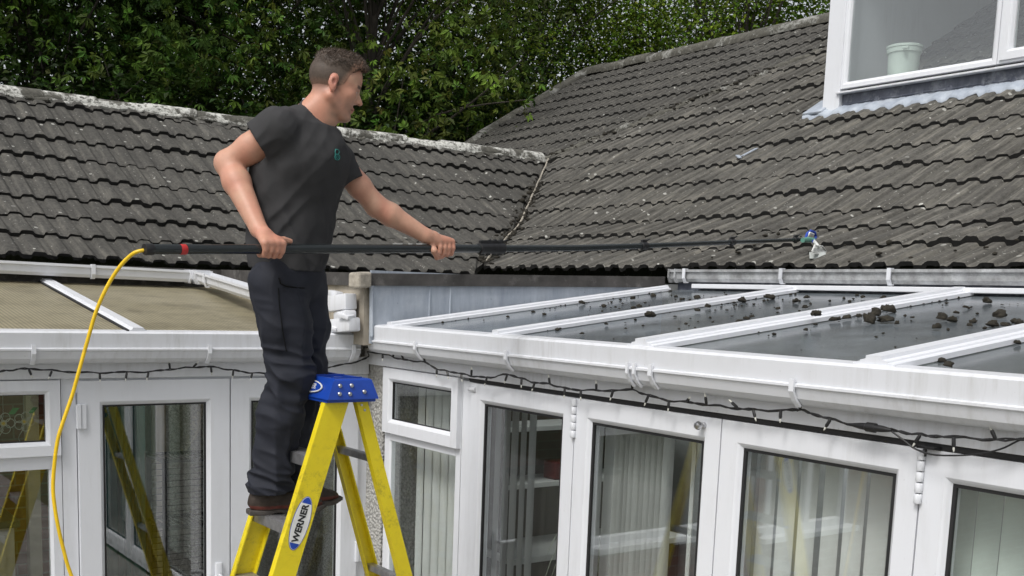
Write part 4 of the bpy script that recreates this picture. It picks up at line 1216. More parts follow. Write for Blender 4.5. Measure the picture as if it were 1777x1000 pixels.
shirt = mesh_np('t_shirt', sv_, sf_, M['shirt'], man, True, None, np.c_[sc_, np.ones(len(sv_))])
# teal emblem printed on the left breast: round badge outline with two lobes
M['teal'] = simple('teal print', (0.03, 0.21, 0.19), 0.7)
def surf(c, dirv, fn, n=60, span=.22):                  # walk from outside onto the cloth
    a = 0.0
    for _ in range(n):
        d = float(fn((c - dirv * a)[None])[0])
        if d < .0012: break
        a += max(d * .6, .0008)
        if a > span: break
    return c - dirv * a
ec = at(585, 268, -.10); vdir = unit(CAMP - ec)
ec = surf(ec + vdir * .02, vdir, shirt_sdf)
mbe = MB()
ea, eu = unit(np.cross(UP, vdir)), unit(np.cross(vdir, np.cross(UP, vdir)))
def stroke(pts, r=.0017):
    P_ = [surf(ec + ea * a + eu * b + vdir * .05, vdir, shirt_sdf) + vdir * .0008 for a, b in pts]
    mbe.tube(P_, r, 5)
circ = lambda cx, cy, rx, ry, a0=0, a1=360, n=16: [(cx + rx * math.cos(math.radians(a0 + (a1 - a0) * i / n)), cy + ry * math.sin(math.radians(a0 + (a1 - a0) * i / n))) for i in range(n + 1)]
stroke(circ(0, .009, .0075, .009)); stroke(circ(.001, -.010, .009, .010)); stroke([(-.006, .019), (-.007, .0), (-.006, -.019)]); stroke(circ(.001, -.010, .0035, .0045), .0013)
mbe.build('emblem', M['teal'], shirt, True)
# white label inside the back of the collar
lb = at(529, 173, .0)
MB().obox(lb + V(0, 0, -.002), (ea, eu, vdir), (.009, .007, .0012), 0, .0005).build('neck_label', simple('white label', (.7, .7, .7), .8), shirt)

# ---- trousers
def trouser_sdf(p):
    pel = at(500, 470, 0)
    R_ = np.stack([pf, pl_, UP], 1)
    d = ell(p, at(502, 478, 0), (.128, .160, .135), R_)
    zt = pel[2] + .045
    for a, b, e, s in ((HPr, KNr, ANr, 41), (HPl, KNl, ANl, 42)):
        mid = a + (b - a) * .45 + pf * .010
        lg = cone(p, a, mid, .100, .090); lg = smin(lg, cone(p, mid, b, .090, .076), .03)
        clf = b + (e - b) * .40 - pf * .012
        lg = smin(lg, cone(p, b, clf, .076, .078), .03); lg = smin(lg, cone(p, clf, e, .078, .070), .03)
        lg = smin(lg, cone(p, e, e - UP * .02, .072, .078), .02)
        # bunching: rings round the shin and knee, long drapes on the thigh
        zk = (p[:, 2] - e[2]) / max(b[2] - e[2], 1e-3)
        rg = vnoise(np.stack([p[:, 0] * 11 + p[:, 2] * 16, p[:, 1] * 11 - p[:, 2] * 12, p[:, 2] * 21], 1), s)
        amp = .013 * np.exp(-((zk - .08) / .24) ** 2) + .008 * np.exp(-((zk - 1.0) / .30) ** 2) + .003
        lg = lg - amp * (1 - 2 * np.abs(rg))
        lg = lg - .0075 * (1 - 2 * np.abs(vnoise((p @ R_) * np.array([14, 20, 5.5]) + 5, s + 5)))
        d = smin(d, lg, .028)
    d = np.maximum(d, p[:, 2] - zt)
    zb = ANr[2] - .035
    return np.maximum(d, zb - p[:, 2] + .008 * vnoise(p * 11, 47))
tp = np.array([HPr, HPl, KNr, KNl, ANr, ANl])
tv, tfc = sdf_mesh(trouser_sdf, tp.min(0) - np.array([.16, .16, .07]), tp.max(0) + np.array([.16, .16, .20]), .0048)
tc = np.tile([.0160, .0180, .0262], (len(tv), 1))
M['trouser'] = tint_mat('navy work trouser cloth', .75, 0, .22, 7, .3, .3, 0, 380)
trs = mesh_np('trousers', tv, tfc, M['trouser'], man, True, None, np.c_[tc, np.ones(len(tv))])
# pocket welt and seam
mbp = MB()
def cloth(u, v): 
    c = at(u, v, -.34); w = unit(CAMP - c); return surf(c, w, trouser_sdf, 90, .4) + w * .001
mbp.tube([cloth(u, v) for u, v in ((484, 482), (487, 492), (497, 497), (512, 499), (528, 500))], .0028, 5)
mbp.tube([cloth(u, v) for u, v in ((483, 500), (485, 530), (490, 570), (497, 610))], .0020, 5)
mbp.build('pocket_seam', M['trouser'], trs, True)

# ---- work shoes
Z_TREAD = 1.716
sf0, sl0 = bas(math.radians(26))
def shoe(heel, fdir, name_label):
    l = np.cross(UP, fdir); Rr = np.stack([fdir, l, UP], 1)
    def loc(p): return (p - heel) @ Rr
    def up_sdf(p):
        q = loc(p); x, y, z = q.T
        d = ell(q, (.075, 0, .045), (.082, .040, .045)); d = smin(d, ell(q, (.205, .004, .032), (.085, .047, .034)), .035)
        d = smin(d, cone(q, (.055, 0, .06), (.050, 0, .135), .047, .050), .03); d = smin(d, cone(q, (.10, 0, .075), (.19, .002, .045), .034, .036), .03)
        d = np.maximum(d, .016 - z); d = np.maximum(d, z - .15)
        return d - .0012 * vnoise(q * 70, 51)
    def so_sdf(p):
        q = loc(p); x, y, z = q.T
        w = np.interp(x, [0, .05, .13, .21, .27, .30], [.030, .041, .036, .050, .044, .018])
        d = np.maximum(np.abs(y - .003) - w, np.maximum(-x - .006, x - .302))
        d = smin(d, d, .01)
        top = .020 + .010 * np.clip((x - .25) / .05, 0, 1); bot = .0 + .014 * np.clip((x - .24) / .06, 0, 1) ** 1.5 + .006 * ((x > .085) & (x < .12))
        return np.maximum(d, np.maximum(z - top, bot - z)) 
    v1, f1 = sdf_mesh(up_sdf, heel - .12, heel + np.array([.36, .36, .19]), .0045)
    c1 = np.tile([.040, .030, .024], (len(v1), 1)); qq = loc(v1)
    c1 = np.where((np.abs(qq[:, 2] - .03) < .006)[:, None], [.11, .030, .022], c1); c1 = np.where((qq[:, 2] > .085)[:, None], [.020, .018, .018], c1)
    s = mesh_np('shoe', v1, f1, M['shoe'], man, True, None, np.c_[c1, np.ones(len(v1))])
    v2, f2 = sdf_mesh(so_sdf, heel - .12, heel + np.array([.36, .36, .10]), .0040)
    mesh_np('sole', v2, f2, M['sole'], s, True)
    ml = MB()
    for k in range(4):
        x = .105 + .024 * k; zt = .112 - .018 * k
        ml.tube([heel + fdir * x + l * (-.034) + UP * (zt - .02), heel + fdir * (x + .004) - l * .012 + UP * zt, heel + fdir * x + l * .018 + UP * (zt - .004)], .0030, 5)
    ml.build('laces', M['lace'], s, True)
    return s
M['shoe'] = tint_mat('scuffed brown work shoe', .6, 0, .35, 26, .4, .3, 0, 120)
M['sole'] = simple('grey brown rubber sole', (0.055, 0.048, 0.043), .8, 0, .3, 30, .3)
M['lace'] = simple('rust red laces', (0.17, 0.035, 0.02), .8)
hr = at(434, 888, -.115); hr[2] = Z_TREAD
shoe(hr, sf0, 'r')
hl_ = at(466, 884, .05); hl_[2] = Z_TREAD
shoe(hl_, bas(math.radians(24))[0], 'l')

# ================================================================== STEPLADDER
YN, YF = 3.655, 4.0
lad = thing('stepladder', (1.85, 3.83, 0), 'yellow fibreglass stepladder with a blue top cap under the man', 'stepladder')
m_, t_, b_, o__ = newmat('yellow fibreglass')
w_ = pos(t_)
cy = ramp(t_, noise(t_, 5, 5, .65, w_), [(0.3, (0.66, 0.52, 0.008)), (0.7, (0.76, 0.62, 0.015))])
sc1 = noise(t_, 34, 6, .8, w_); sc2 = noise(t_, 4, 4, .6, w_)
cy = mix(t_, math_(t_, 'MULTIPLY', ramp(t_, sc1, [(0.50, 0), (0.64, 1)]), ramp(t_, sc2, [(0.42, .05), (0.64, .6)])), cy, (0.16, 0.12, 0.03))
t_.links.new(cy, b_.inputs['Base Color']); b_.inputs['Roughness'].default_value = 0.42
M['yellow'] = m_
M['blue'] = simple('blue moulded plastic', (0.008, 0.050, 0.33), 0.35, 0, .15, 12)
M['alu'] = simple('worn aluminium', (0.46, 0.46, 0.47), 0.42, 0.85, 0.25, 25, .1, 80)
SLF, SLR = .327, -.298                                   # dx per dz of front and rear rails
xf = lambda z: 1.875 + (z - 2.185) * SLF                 # front edge of the front rail
xr = lambda z: 2.002 + (z - 2.185) * SLR
ZT = 2.19
def rail(y, side, rear, wtop, wbot, ztop, zbot=0.02):
    """C-channel: web on the outside, flanges turned in"""
    fl = .032 * side; th = .005 * side
    x0 = (xr if rear else xf)
    mb = MB()
    vs = []
    for z in (zbot, ztop):
        w = wbot if z == zbot else wtop
        a, b = x0(z), x0(z) + w
        for x, yy in ((a, y), (b, y), (b, y + fl), (b - .006, y + fl), (b - .006, y + th), (a + .006, y + th), (a + .006, y + fl), (a, y + fl)):
            vs.append((x, yy, z))
    mb.add(vs, [(j, (j + 1) % 8, 8 + (j + 1) % 8, 8 + j) for j in range(8)] + [tuple(range(8)), tuple(range(8, 16))])
    return mb.build('rear_rail' if rear else 'front_rail', M['yellow'], lad)
nearf = rail(YN, 1, False, .098, .098, ZT); rail(YF, -1, False, .098, .098, ZT)
rail(YN + .012, 1, True, .048, .075, ZT); rail(YF - .012, -1, True, .048, .075, ZT)
z = Z_TREAD
zz_ = []
k = 0
for k in range(-6, 2):
    z = Z_TREAD + .253 * k
    if z < .1: continue
    x0 = xf(z) + .004
    mb = MB()
    mb.box(x0, x0 + .088, YN + .006, YF - .006, z - .006, z, 0, .002)
    mb.box(x0, x0 + .006, YN + .006, YF - .006, z - .042, z - .006); mb.box(x0 + .082, x0 + .088, YN + .006, YF - .006, z - .03, z - .006)
    for j in range(7): mb.box(x0 + .008 + j * .0115, x0 + .012 + j * .0115, YN + .008, YF - .008, z, z + .0015)
    mb.build('tread', M['alu'], lad)
for z in (1.94, 1.43, .92, .42):
    x0 = xr(z) + .012
    mb = MB(); mb.box(x0, x0 + .034, YN + .018, YF - .018, z - .014, z + .014, 0, .004)
    mb.build('rear_bar', M['alu'], lad)
for yy in (YN, YF):
    for fn in (xf, xr):
        x = fn(0.02); mb = MB(); mb.box(x - .01, x + .10, yy - .022, yy + .022, 0.03, .06, 0, .006); mb.build('rubber_foot', M['rubber'], lad)
# cap: tapered block with rolled edge, recessed tray, front badge and rivets
cb0, cb1, ct0, ct1 = 1.862, 2.078, 1.898, 2.050
zc0_, zc1_ = 2.182, 2.258
y0_, y1_ = YN - .028, YF + .028
vs = []
for (x0, x1, ya, yb, z) in ((cb0, cb1, y0_ - .006, y1_ + .006, zc0_), (ct0 - .004, ct1 + .004, y0_ + .008, y1_ - .008, zc1_ - .006), (ct0 + .004, ct1 - .004, y0_ + .014, y1_ - .014, zc1_), (ct0 + .018, ct1 - .018, y0_ + .03, y1_ - .03, zc1_), (ct0 + .02, ct1 - .02, y0_ + .032, y1_ - .032, zc1_ - .010)):
    vs += [(x0, ya, z), (x1, ya, z), (x1, yb, z), (x0, yb, z)]
cap = MB().add(vs, [(i * 4 + j, i * 4 + (j + 1) % 4, (i + 1) * 4 + (j + 1) % 4, (i + 1) * 4 + j) for i in range(4) for j in range(4)] + [(16, 17, 18, 19), (3, 2, 1, 0)])
cap.box(cb0 + .005, cb1 - .005, y0_ + .01, y1_ - .01, zc0_ - .012, zc0_ + .002)
for yy in (y0_ + .12, y1_ - .12): cap.lathe([(.018, -.004), (.022, .0), (.022, .004), (.016, .004), (.014, -.002)], ((ct0 + ct1) / 2, yy, zc1_ - .006), 16)
for yy in (y0_ + .06, (y0_ + y1_) / 2, y1_ - .06): cap.box(ct0 + .012, ct1 - .012, yy - .004, yy + .004, zc1_ - .012, zc1_ + .003)
cap = cap.build('top_cap', M['blue'], lad)
def onnear(u, v, o=0.0):
    p = ony(u, v, y0_ - .001); return p
for (u, v) in ((591, 670), (611, 669.5), (589, 684), (607, 684), (632, 680)):
    c = onnear(u, v); k = np.clip((c[2] - zc0_) / (zc1_ - zc0_), 0, 1); c[1] = y0_ - .006 + .014 * k
    MB().lathe([(.0085, -.002), (.0085, .003), (.006, .006), (.001, .007)], c, 12, 0, (0, -1, .15)).build('rivet', M['steel'], cap, True)
for z, dx in ((2.155, .018), (2.135, .026)):
    MB().lathe([(.005, 0), (.005, .003), (.001, .0045)], (xr(z) + dx, YN + .012, z), 10, 0, (0, -1, 0)).build('rivet', M['steel'], nearf, True)
def flat_disc(mbx, c, ax, ay, rx, ry, h, nrm, m, n=40):
    vs = [c + ax * rx * math.cos(2 * math.pi * j / n) + ay * ry * math.sin(2 * math.pi * j / n) + nrm * h for j in range(n)]
    vs += [p - nrm * (h - .0) for p in vs]
    mbx.add(vs, [tuple(range(n))] + [(j, (j + 1) % n, n + (j + 1) % n, n + j) for j in range(n)], m)
M['sticker_w'] = simple('white sticker', (0.72, 0.72, 0.70), .5)
M['sticker_b'] = simple('blue sticker', (0.01, 0.055, 0.36), .45)
M['ink'] = simple('black print', (0.012, 0.012, 0.012), .6)
def text_mesh(txt, size, mat, origin, ax, ay, parent, name='lettering', bold=.0):
    cu = bpy.data.curves.new(name, 'FONT'); cu.body = txt; cu.size = size; cu.align_x = 'CENTER'; cu.align_y = 'CENTER'; cu.extrude = .0006; cu.offset = bold
    ob = bpy.data.objects.new('tmp', cu); COL.objects.link(ob)
    dg = bpy.context.evaluated_depsgraph_get(); me = bpy.data.meshes.new_from_object(ob.evaluated_get(dg))
    bpy.data.objects.remove(ob)
    nz = np.cross(ax, ay)
    for v_ in me.vertices:
        c = np.array(origin) + np.array(ax) * v_.co.x + np.array(ay) * v_.co.y + nz * v_.co.z; v_.co = c
    me.materials.clear(); me.materials.append(mat)
    o = bpy.data.objects.new(name, me); COL.objects.link(o); adopt(o, parent)
    return o
# oval label on the near front rail: white oval, blue ends, slanted black lettering running up the rail
ld_ = unit(V(SLF, 0, 1)); lx = unit(V(1, 0, -SLF)); nrm = V(0, -1, 0)
lc = ony(525, 908, YN)
lc = V(xf(lc[2]) + .049, YN, lc[2])
mb = MB(); flat_disc(mb, lc, ld_, lx, .104, .036, .0012, nrm, 0); st0 = mb.build('label', M['sticker_b'], nearf)
mb = MB(); flat_disc(mb, lc, ld_, lx, .1015, .0335, .0018, nrm, 0)
mb.build('label_face', M['sticker_w'], nearf)
for sg in (1, -1):
    mb = MB(); vs = []
    for j in range(15):
        th = math.radians(-40 + 80 * j / 14); vs.append(lc + ld_ * sg * .100 * math.cos(th) + lx * .032 * math.sin(th) + nrm * .0022)
    mb.add(vs, [tuple(range(15))]); mb.build('label_tip', M['sticker_b'], nearf)
text_mesh('WERNER', .036, M['ink'], lc + nrm * .0026, ld_, -lx, nearf, bold=.0012)
# oval badge on the front of the cap
fc = V((cb0 + ct0) / 2 - .004, (y0_ + y1_) / 2 - .03, (zc0_ + zc1_) / 2)
fz = unit(V(ct0 - cb0, 0, zc1_ - zc0_)); fn_ = unit(np.cross(fz, V(0, 1, 0))); fn_ = fn_ if fn_[0] < 0 else -fn_
fyv = V(0, -1, 0)
mb = MB(); flat_disc(mb, fc, fyv, fz, .105, .026, .004, fn_, 0); mb.build('badge', M['sticker_w'], cap)
mb = MB(); flat_disc(mb, fc, fyv, fz, .098, .021, .0045, fn_, 0); mb.build('badge_face', M['blue'], cap)
text_mesh('WERNER', .030, M['sticker_w'], fc + fn_ * .0048, fyv, fz, cap, bold=.0006)

# ================================================================== POLE WITH TOOL HEAD, AND ITS YELLOW HOSE
pol = thing('cleaning_pole', PA, 'long black telescopic pole held by the man, tool head resting on the tiles', 'pole')
m_, t_, b_, o__ = newmat('satin black pole')
b_.inputs['Base Color'].default_value = (0.016, 0.020, 0.021, 1); b_.inputs['Roughness'].default_value = .24
bump(t_, b_, noise(t_, 30, 3, .6, pos(t_)), .04, .002)
M['pole'] = m_
def ring_(c, d, r, w, mat, name='clamp', parent=None):
    return MB().lathe([(r * .96, -w / 2), (r, -w / 2 + .002), (r, w / 2 - .002), (r * .96, w / 2)], c, 18, 0, d).build(name, mat, parent or pol, True)
s1 = MB().tube([PA, PA + (PB - PA) * .33, PA + (PB - PA) * .66, PB], .0172, 18).build('grip_section', M['pole'], pol, True)
ring_(PA + pole_d * .012, pole_d, .0192, .03, M['black'], 'end_cap', s1)
M['red'] = simple('red tape', (0.42, 0.02, 0.02), .5)
rt = onpole(317, 433); ring_(rt, pole_d, .0178, .024, M['red'], 'red_tape', s1)
s2 = MB().tube([PB - pole_d * .02, PB + (PC - PB) * .5 - UP * .004, PC], .0142, 16).build('middle_section', M['pole'], pol, True)
s3 = MB().tube([PC - unit(PC - PB) * .02, PD], .0124, 14).build('outer_section', M['pole'], pol, True)
s4 = MB().tube([PD - unit(PD - PC) * .02, PE], .0108, 14).build('tip_section', M['pole'], pol, True)
def lever_clamp(c, d, r, parent):
    mb = MB().lathe([(r, -.022), (r + .005, -.02), (r + .005, .02), (r, .022)], c, 16, 0, d)
    sd = unit(np.cross(d, UP)); mb.obox(c + UP * (r + .010), (d, sd, UP), (.020, .006, .007), 0, .003); mb.obox(c + UP * (r + .014) + d * .03, (unit(d + UP * .3), sd, UP), (.018, .005, .003), 0, .002)
    mb.obox(c - UP * (r + .006), (d, sd, UP), (.012, .005, .005), 0, .002)
    mb.build('clamp', M['black'], parent, True)
# clamp levers bunched at the end of the grip section (folded sections nest here)
for k in range(4): lever_clamp(PB - pole_d * (.11 - .036 * k), pole_d, .0182, s1)
lever_clamp(PC, unit(PD - PB), .0145, s2); lever_clamp(PD, unit(PE - PC), .0126, s3)
lever_clamp(PE - unit(PE - PD) * .12, unit(PE - PD), .011, s4)
for (u, w) in ((690, .05), (712, .02), (728, .03)):        # small white print along the pole
    c = onpole(u, 431); mb = MB(); mb.obox(c - AWY * .0045 + UP * .0168, (pole_d, unit(np.cross(pole_d, UP + AWY * -.3)), UP), (w / 2, .0018, .0006)); mb.build('print_mark', M['sticker_w'], s1)
# tool head: blue-and-white hose elbow, grey-white scraper blade
PEd = unit(PE - PD)
def hp(u, v, o=0.0): return hit(u, v, pn, PE - AWY * (o + .16 * min(1, max(0, (v - 412) / 14))))
hd_ = MB().tube([hp(1393, 417), hp(1402, 416), hp(1412, 417)], [.014, .017, .014], 12).build('swivel', simple('green fitting', (0.10, 0.26, 0.20), .4), pol, True)
MB().tube([hp(1398, 414), hp(1401, 405), hp(1407, 401), hp(1414, 404), hp(1416, 412), hp(1411, 419)], .0085, 10).build('blue_hose', simple('blue hose', (0.02, 0.06, 0.36), .4), pol, True)
MB().tube([hp(1400, 412, .012), hp(1405, 404, .012), hp(1412, 407, .012)], .006, 8).build('white_hose', M['sticker_w'], pol, True)
mb = MB()
ctr = hp(1420, 432); fx = unit(RGT - AWY * .2); fz_ = unit(UP + AWY * .5)
mb.tube([hp(1411, 417), hp(1417, 424), hp(1421, 430)], .010, 8)
mb.add([hp(1409, 436), hp(1413, 424, -.02), hp(1428, 427, -.02), hp(1434, 437), hp(1432, 442, .01), hp(1407, 441, .01)], [(0, 1, 2, 3), (0, 3, 4, 5)])
mb.tube([hp(1409, 437), hp(1414, 426), hp(1427, 428), hp(1434, 437), hp(1421, 440), hp(1409, 437)], .006, 6)
mb.build('scraper', simple('grey white plastic', (0.56, 0.57, 0.55), .5, 0, .3, 60), pol, True)
mb = MB(); mb.obox(hp(1419, 444), (fx, np.cross(fz_, fx), fz_), (.048, .004, .022), 0, .002); mb.build('blade', simple('worn grey blade', (0.30, 0.32, 0.31), .5, .3), pol)

hose = MB()
hpts = [(252, 434, 0), (238, 437, 0), (224, 446, .01), (208, 463, .02), (192, 487, .03), (177, 516, .03), (165, 546, .03), (155, 580, .03), (146, 612, .03), (136, 648, .02), (126, 684, .02), (113, 722, .01), (101, 760, 0), (95, 800, 0), (92, 845, 0), (95, 880, 0), (101, 915, 0), (110, 953, .01), (124, 1000, .02)]
dwa = float(AWY @ PA) - W0
hq_ = [at(u, v, dwa + d) for u, v, d in hpts]
hq_[0] = PA + pole_d * .02
hq_ += [hq_[-1] + V(.08, -.03, -.25), hq_[-1] + V(.12, -.02, -.6), hq_[-1] + V(.10, .0, -1.0), V(hq_[-1][0] + .2, hq_[-1][1], .06), V(hq_[-1][0] + .5, hq_[-1][1] - .3, .045), V(hq_[-1][0] + .3, hq_[-1][1] - 1.2, .045)]
def spline(pts, n=5):
    pts = [np.array(p, float) for p in pts]; out = []
    for i in range(len(pts) - 1):
        p0, p1, p2, p3 = pts[max(i - 1, 0)], pts[i], pts[i + 1], pts[min(i + 2, len(pts) - 1)]
        for k in range(n):
            t = k / n; out.append(.5 * (2 * p1 + (p2 - p0) * t + (2 * p0 - 5 * p1 + 4 * p2 - p3) * t * t + (3 * p1 - p0 - 3 * p2 + p3) * t ** 3))
    return out + [pts[-1]]
ho = MB().tube(spline(hq_, 5), .0064, 10).build('hose', simple('yellow hose', (0.80, 0.52, 0.012), .35, 0, .15, 6, 0, 60, (.2, (.35, .2, .03), 12)), None, True)
tag(ho, 'thin yellow hose hanging in a curve from the pole end', 'hose')

# ================================================================== STRING LIGHTS
lit = thing('string_lights', onx(830, 655, XR_ - .1), 'black cable of unlit fairy lights strung under both white gutters', 'string lights')
def LP(u, v, o=.085): return ony(u, v, YL_ - o)
def RP(u, v, o=.085): return onx(u, v, XR_ - o)
cab = [V(-.2, YL_ - .085, 2.17), V(.45, YL_ - .085, 2.19), LP(-40, 650), LP(0, 645), LP(22, 642), LP(52, 640), LP(90, 643), LP(130, 646), LP(173, 647), LP(215, 646), LP(262, 645), LP(295, 641), LP(330, 638), LP(362, 636.5), LP(395, 641), LP(420, 645), LP(450, 648), LP(500, 649), LP(553, 641), LP(590, 634), LP(625, 626), LP(640, 618), V(XR_ - .10, 5.44, RP(660, 613)[2])]
cab += [RP(u, v) for u, v in ((668, 615), (690, 622), (712, 626), (737, 629), (760, 641), (782, 645), (806, 650), (828, 654), (852, 655), (880, 650), (905, 657), (928, 664), (955, 667), (980, 674), (1010, 677), (1050, 678), (1097, 677), (1120, 685), (1160, 695), (1200, 699), (1240, 704), (1280, 709), (1320, 712), (1375, 712), (1386, 711), (1410, 718), (1450, 730), (1490, 739), (1525, 744), (1555, 748), (1592, 754), (1625, 757), (1690, 761), (1745, 764), (1800, 762), (1880, 778))] + [V(XR_ - .085, 1.1, 2.195), V(XR_ - .085, .7, 2.215), V(XR_ - .085, .2, 2.19), V(XR_ - .085, -.5, 2.21)]
sp_c = spline(cab, 4)
rng = random.Random(3)
tw = []
for i, p in enumerate(sp_c): tw.append(p + V(0, 0, .0022 * math.sin(i * 1.9)) + V(rng.uniform(-.001, .001), 0, 0))
cable = MB().tube(tw, .0034, 6).build('cable', M['black'], lit, True)
tw2 = [p + V(.003 * math.cos(i * 1.1), .003 * math.cos(i * 1.1), .005 * math.sin(i * 1.1)) for i, p in enumerate(sp_c)]
MB().tube(tw2, .0030, 6).build('cable', M['black'], lit, True)
def bulb(p, d):
    d = unit(d)
    b = MB().lathe([(.0035, 0), (.0055, .004), (.0060, .024), (.0040, .030)], p, 8, 0, d).build('bulb_holder', M['black'], lit, True)
    MB().lathe([(.0030, .028), (.0034, .036), (.0022, .043), (.0004, .045)], p, 8, 0, d).build('bulb', M['bulb'], b, True)
M['bulb'] = simple('clear bulb tip', (0.55, 0.55, 0.5), .2)
for u, v, k in ((50, 641, -1), (90, 644, -.9), (173, 648, -.9), (220, 647, -.9), (258, 646, -.6), (295, 640, 1), (335, 638, .2), (366, 637, -1), (405, 643, -.8), (438, 647, -1)):
    bulb(LP(u, v), V(rng.uniform(-.5, .5), -.1, k))
for u, v, k in ((664, 613, -1), (682, 620, .8), (700, 624, .3), (738, 630, .7), (758, 640, -1), (776, 644, -1), (800, 649, -.7), (818, 652, 1), (845, 655, -.6), (880, 651, -1), (905, 657, -.7), (928, 664, -1), (954, 667, 1), (980, 674, -1), (1008, 677, -1), (1035, 678, 1), (1064, 678, -.9), (1097, 677, 1), (1125, 687, -.7), (1161, 695, -1), (1190, 698, .2), (1226, 702, .5), (1280, 708, .2), (1307, 711, -1), (1355, 712, -.9), (1388, 711, .9), (1441, 728, -.9), (1597, 755, -1), (1655, 759, -.9), (1728, 763, .9)):
    bulb(RP(u, v), V(-.1, rng.uniform(-.6, .6), k))
c0_ = RP(1512, 742, .088); cd = unit(RP(1540, 746, .088) - RP(1490, 739, .088))
MB().lathe([(.005, -.075), (.008, -.06), (.011, -.04), (.012, -.02), (.016, -.016), (.016, .016), (.012, .02), (.011, .04), (.008, .06), (.005, .075)], c0_, 12, 0, cd).build('connector', M['black'], lit, True)
MB().tube(spline([RP(1545, 747), RP(1568, 764), RP(1590, 780), RP(1625, 790), RP(1690, 789), RP(1735, 780), RP(1765, 766), RP(1790, 755)], 4), .0030, 6).build('spare_loop', M['black'], lit, True)
for u, v in ((1612, 772), (1600, 775)): pass
bk = MB(); p = RP(1607, 776, .05); bk.box(p[0] - .02, p[0] + .02, p[1] - .04, p[1] + .02, p[2] - .004, p[2] + .004); bk.tube([p, p + V(0, 0, -.03)], .004, 6); bk.build('cable_hook', M['black'], lit)

# ================================================================== MOSS CLUMPS on the glass roof
def clump_mesh(r, seed):
    rg = np.random.default_rng(seed)
    bm = bmesh.new(); bmesh.ops.create_icosphere(bm, subdivisions=3, radius=1)
    vs = np.array([q.co for q in bm.verts]); fs = [[q.index for q in f.verts] for f in bm.faces]; bm.free()
    n = 1 + .35 * vnoise(vs * 1.7 + seed, seed) + .28 * vnoise(vs * 4 + seed, seed + 1) + .15 * vnoise(vs * 9, seed + 2)
    vs = vs * n[:, None] * r; vs[:, 2] = np.maximum(vs[:, 2] * .95, -.25 * r)
    return vs, fs
PROTO = []
for s in range(6):
    vs, fs = clump_mesh(1.0, s * 7 + 1)
    me = bpy.data.meshes.new('moss_clump'); me.from_pydata(vs.tolist(), [], fs); me.materials.append(M['moss']); me.polygons.foreach_set('use_smooth', [True] * len(me.polygons)); PROTO.append(me)
nrm_roof = unit(V(-TR, 0, 1))
def roofpt(u, v, lift=0.0): return hit(u, v, (-TR, 0, 1), (XG, 0, ZE - .008 + lift))
CL = [  # u, v, size px, pane, where
 (1128, 549, 11, 'bar2'), (1010, 527, 6, 'p1'), (1098, 519, 5, 'p1'), (1100, 536, 5, 'p1'), (1068, 534, 3, 'p1'), (1210, 518, 7, 'p1b'), (1245, 520, 6, 'p1b'), (1026, 554, 3, 'p1'), (1045, 541, 3, 'p1'),
 (1010, 580, 4, 'p2'), (1052, 563, 4, 'p2'), (1288, 523, 9, 'p2'), (1335, 518, 9, 'p2'), (1380, 524, 6, 'p2'), (1228, 533, 6, 'p2'), (1210, 540, 5, 'p2'), (1305, 551, 6, 'p2'), (1283, 560, 6, 'p2'), (1350, 537, 5, 'p2'), (1237, 560, 3, 'p2'), (1190, 563, 3, 'p2'), (1178, 572, 3, 'p2'), (1110, 589, 4, 'p2'), (1400, 517, 5, 'p2'), (1397, 534, 5, 'p2'), (1497, 517, 5, 'p2'), (1533, 518, 6, 'p2'), (1510, 526, 4, 'p2'), (1440, 523, 3, 'p2'), (1086, 571, 3, 'p2'),
 (1416, 547, 10, 'bar3'), (1450, 556, 8, 'p3'), (1470, 553, 7, 'p3'), (1508, 559, 15, 'p3'), (1538, 558, 14, 'p3'), (1520, 545, 12, 'p3'), (1542, 541, 15, 'p3'), (1557, 562, 6, 'p3'), (1490, 550, 6, 'p3'), (1570, 549, 4, 'p3'), (1583, 552, 4, 'p3'), (1635, 553, 12, 'p3'), (1652, 557, 8, 'p3'), (1625, 570, 10, 'p3'), (1683, 566, 6, 'p3'), (1713, 525, 10, 'p3'), (1734, 549, 13, 'p3'), (1722, 565, 10, 'p3'), (1745, 566, 9, 'p3'), (1768, 563, 10, 'p3'), (1668, 512, 10, 'p3'), (1684, 510, 6, 'p3'), (1700, 509, 8, 'p3'), (1760, 558, 7, 'p3'), (1675, 534, 5, 'p3'), (1660, 544, 5, 'p3'), (1691, 555, 3, 'p3'), (1398, 574, 6, 'p3'),
 (1645, 636, 11, 'p4'), (1672, 606, 5, 'p4'), (1716, 596, 6, 'p4'), (1766, 596, 6, 'p4')]
LB = {'bar2': 'dark round moss clump sitting on the narrow white bar left of centre', 'p1': 'small moss clump on the glass between the lead cheek and first open bar', 'p1b': 'moss clump below the stained gutter near its end cap',
      'p2': 'small moss clump on the glass or bar edge of the second roof pane', 'bar3': 'moss clump lying on the broad white roof bar', 'p3': 'moss clump on the wide glass pane right of the broad white bar', 'p4': 'moss clump on the rightmost strip of roof glass'}
rng = random.Random(9)
for i, (u, v, s, key) in enumerate(CL):
    lift = .038 if key in ('bar2', 'bar3') else 0.004
    p = roofpt(u, v, lift)
    dep = float(WM[2] @ (p - CAMP)); r = s * dep / F_PX * .74
    o = bpy.data.objects.new('moss_clump', PROTO[i % 6]); COL.objects.link(o)
    o.location = p + nrm_roof * r * .22; o.scale = (r * rng.uniform(.9, 1.5), r * rng.uniform(.9, 1.4), r * rng.uniform(.85, 1.2)); o.rotation_euler = (rng.uniform(-.2, .2), rng.uniform(-.2, .2), rng.uniform(0, 6.28))
    tag(o, LB[key], 'moss clump', {'p1': 'moss clumps on the first pane', 'p1b': 'moss clumps by the gutter end', 'p2': 'moss clumps on the second pane', 'p3': 'moss clumps on the wide pane', 'p4': 'moss clumps on the rightmost pane'}.get(key))
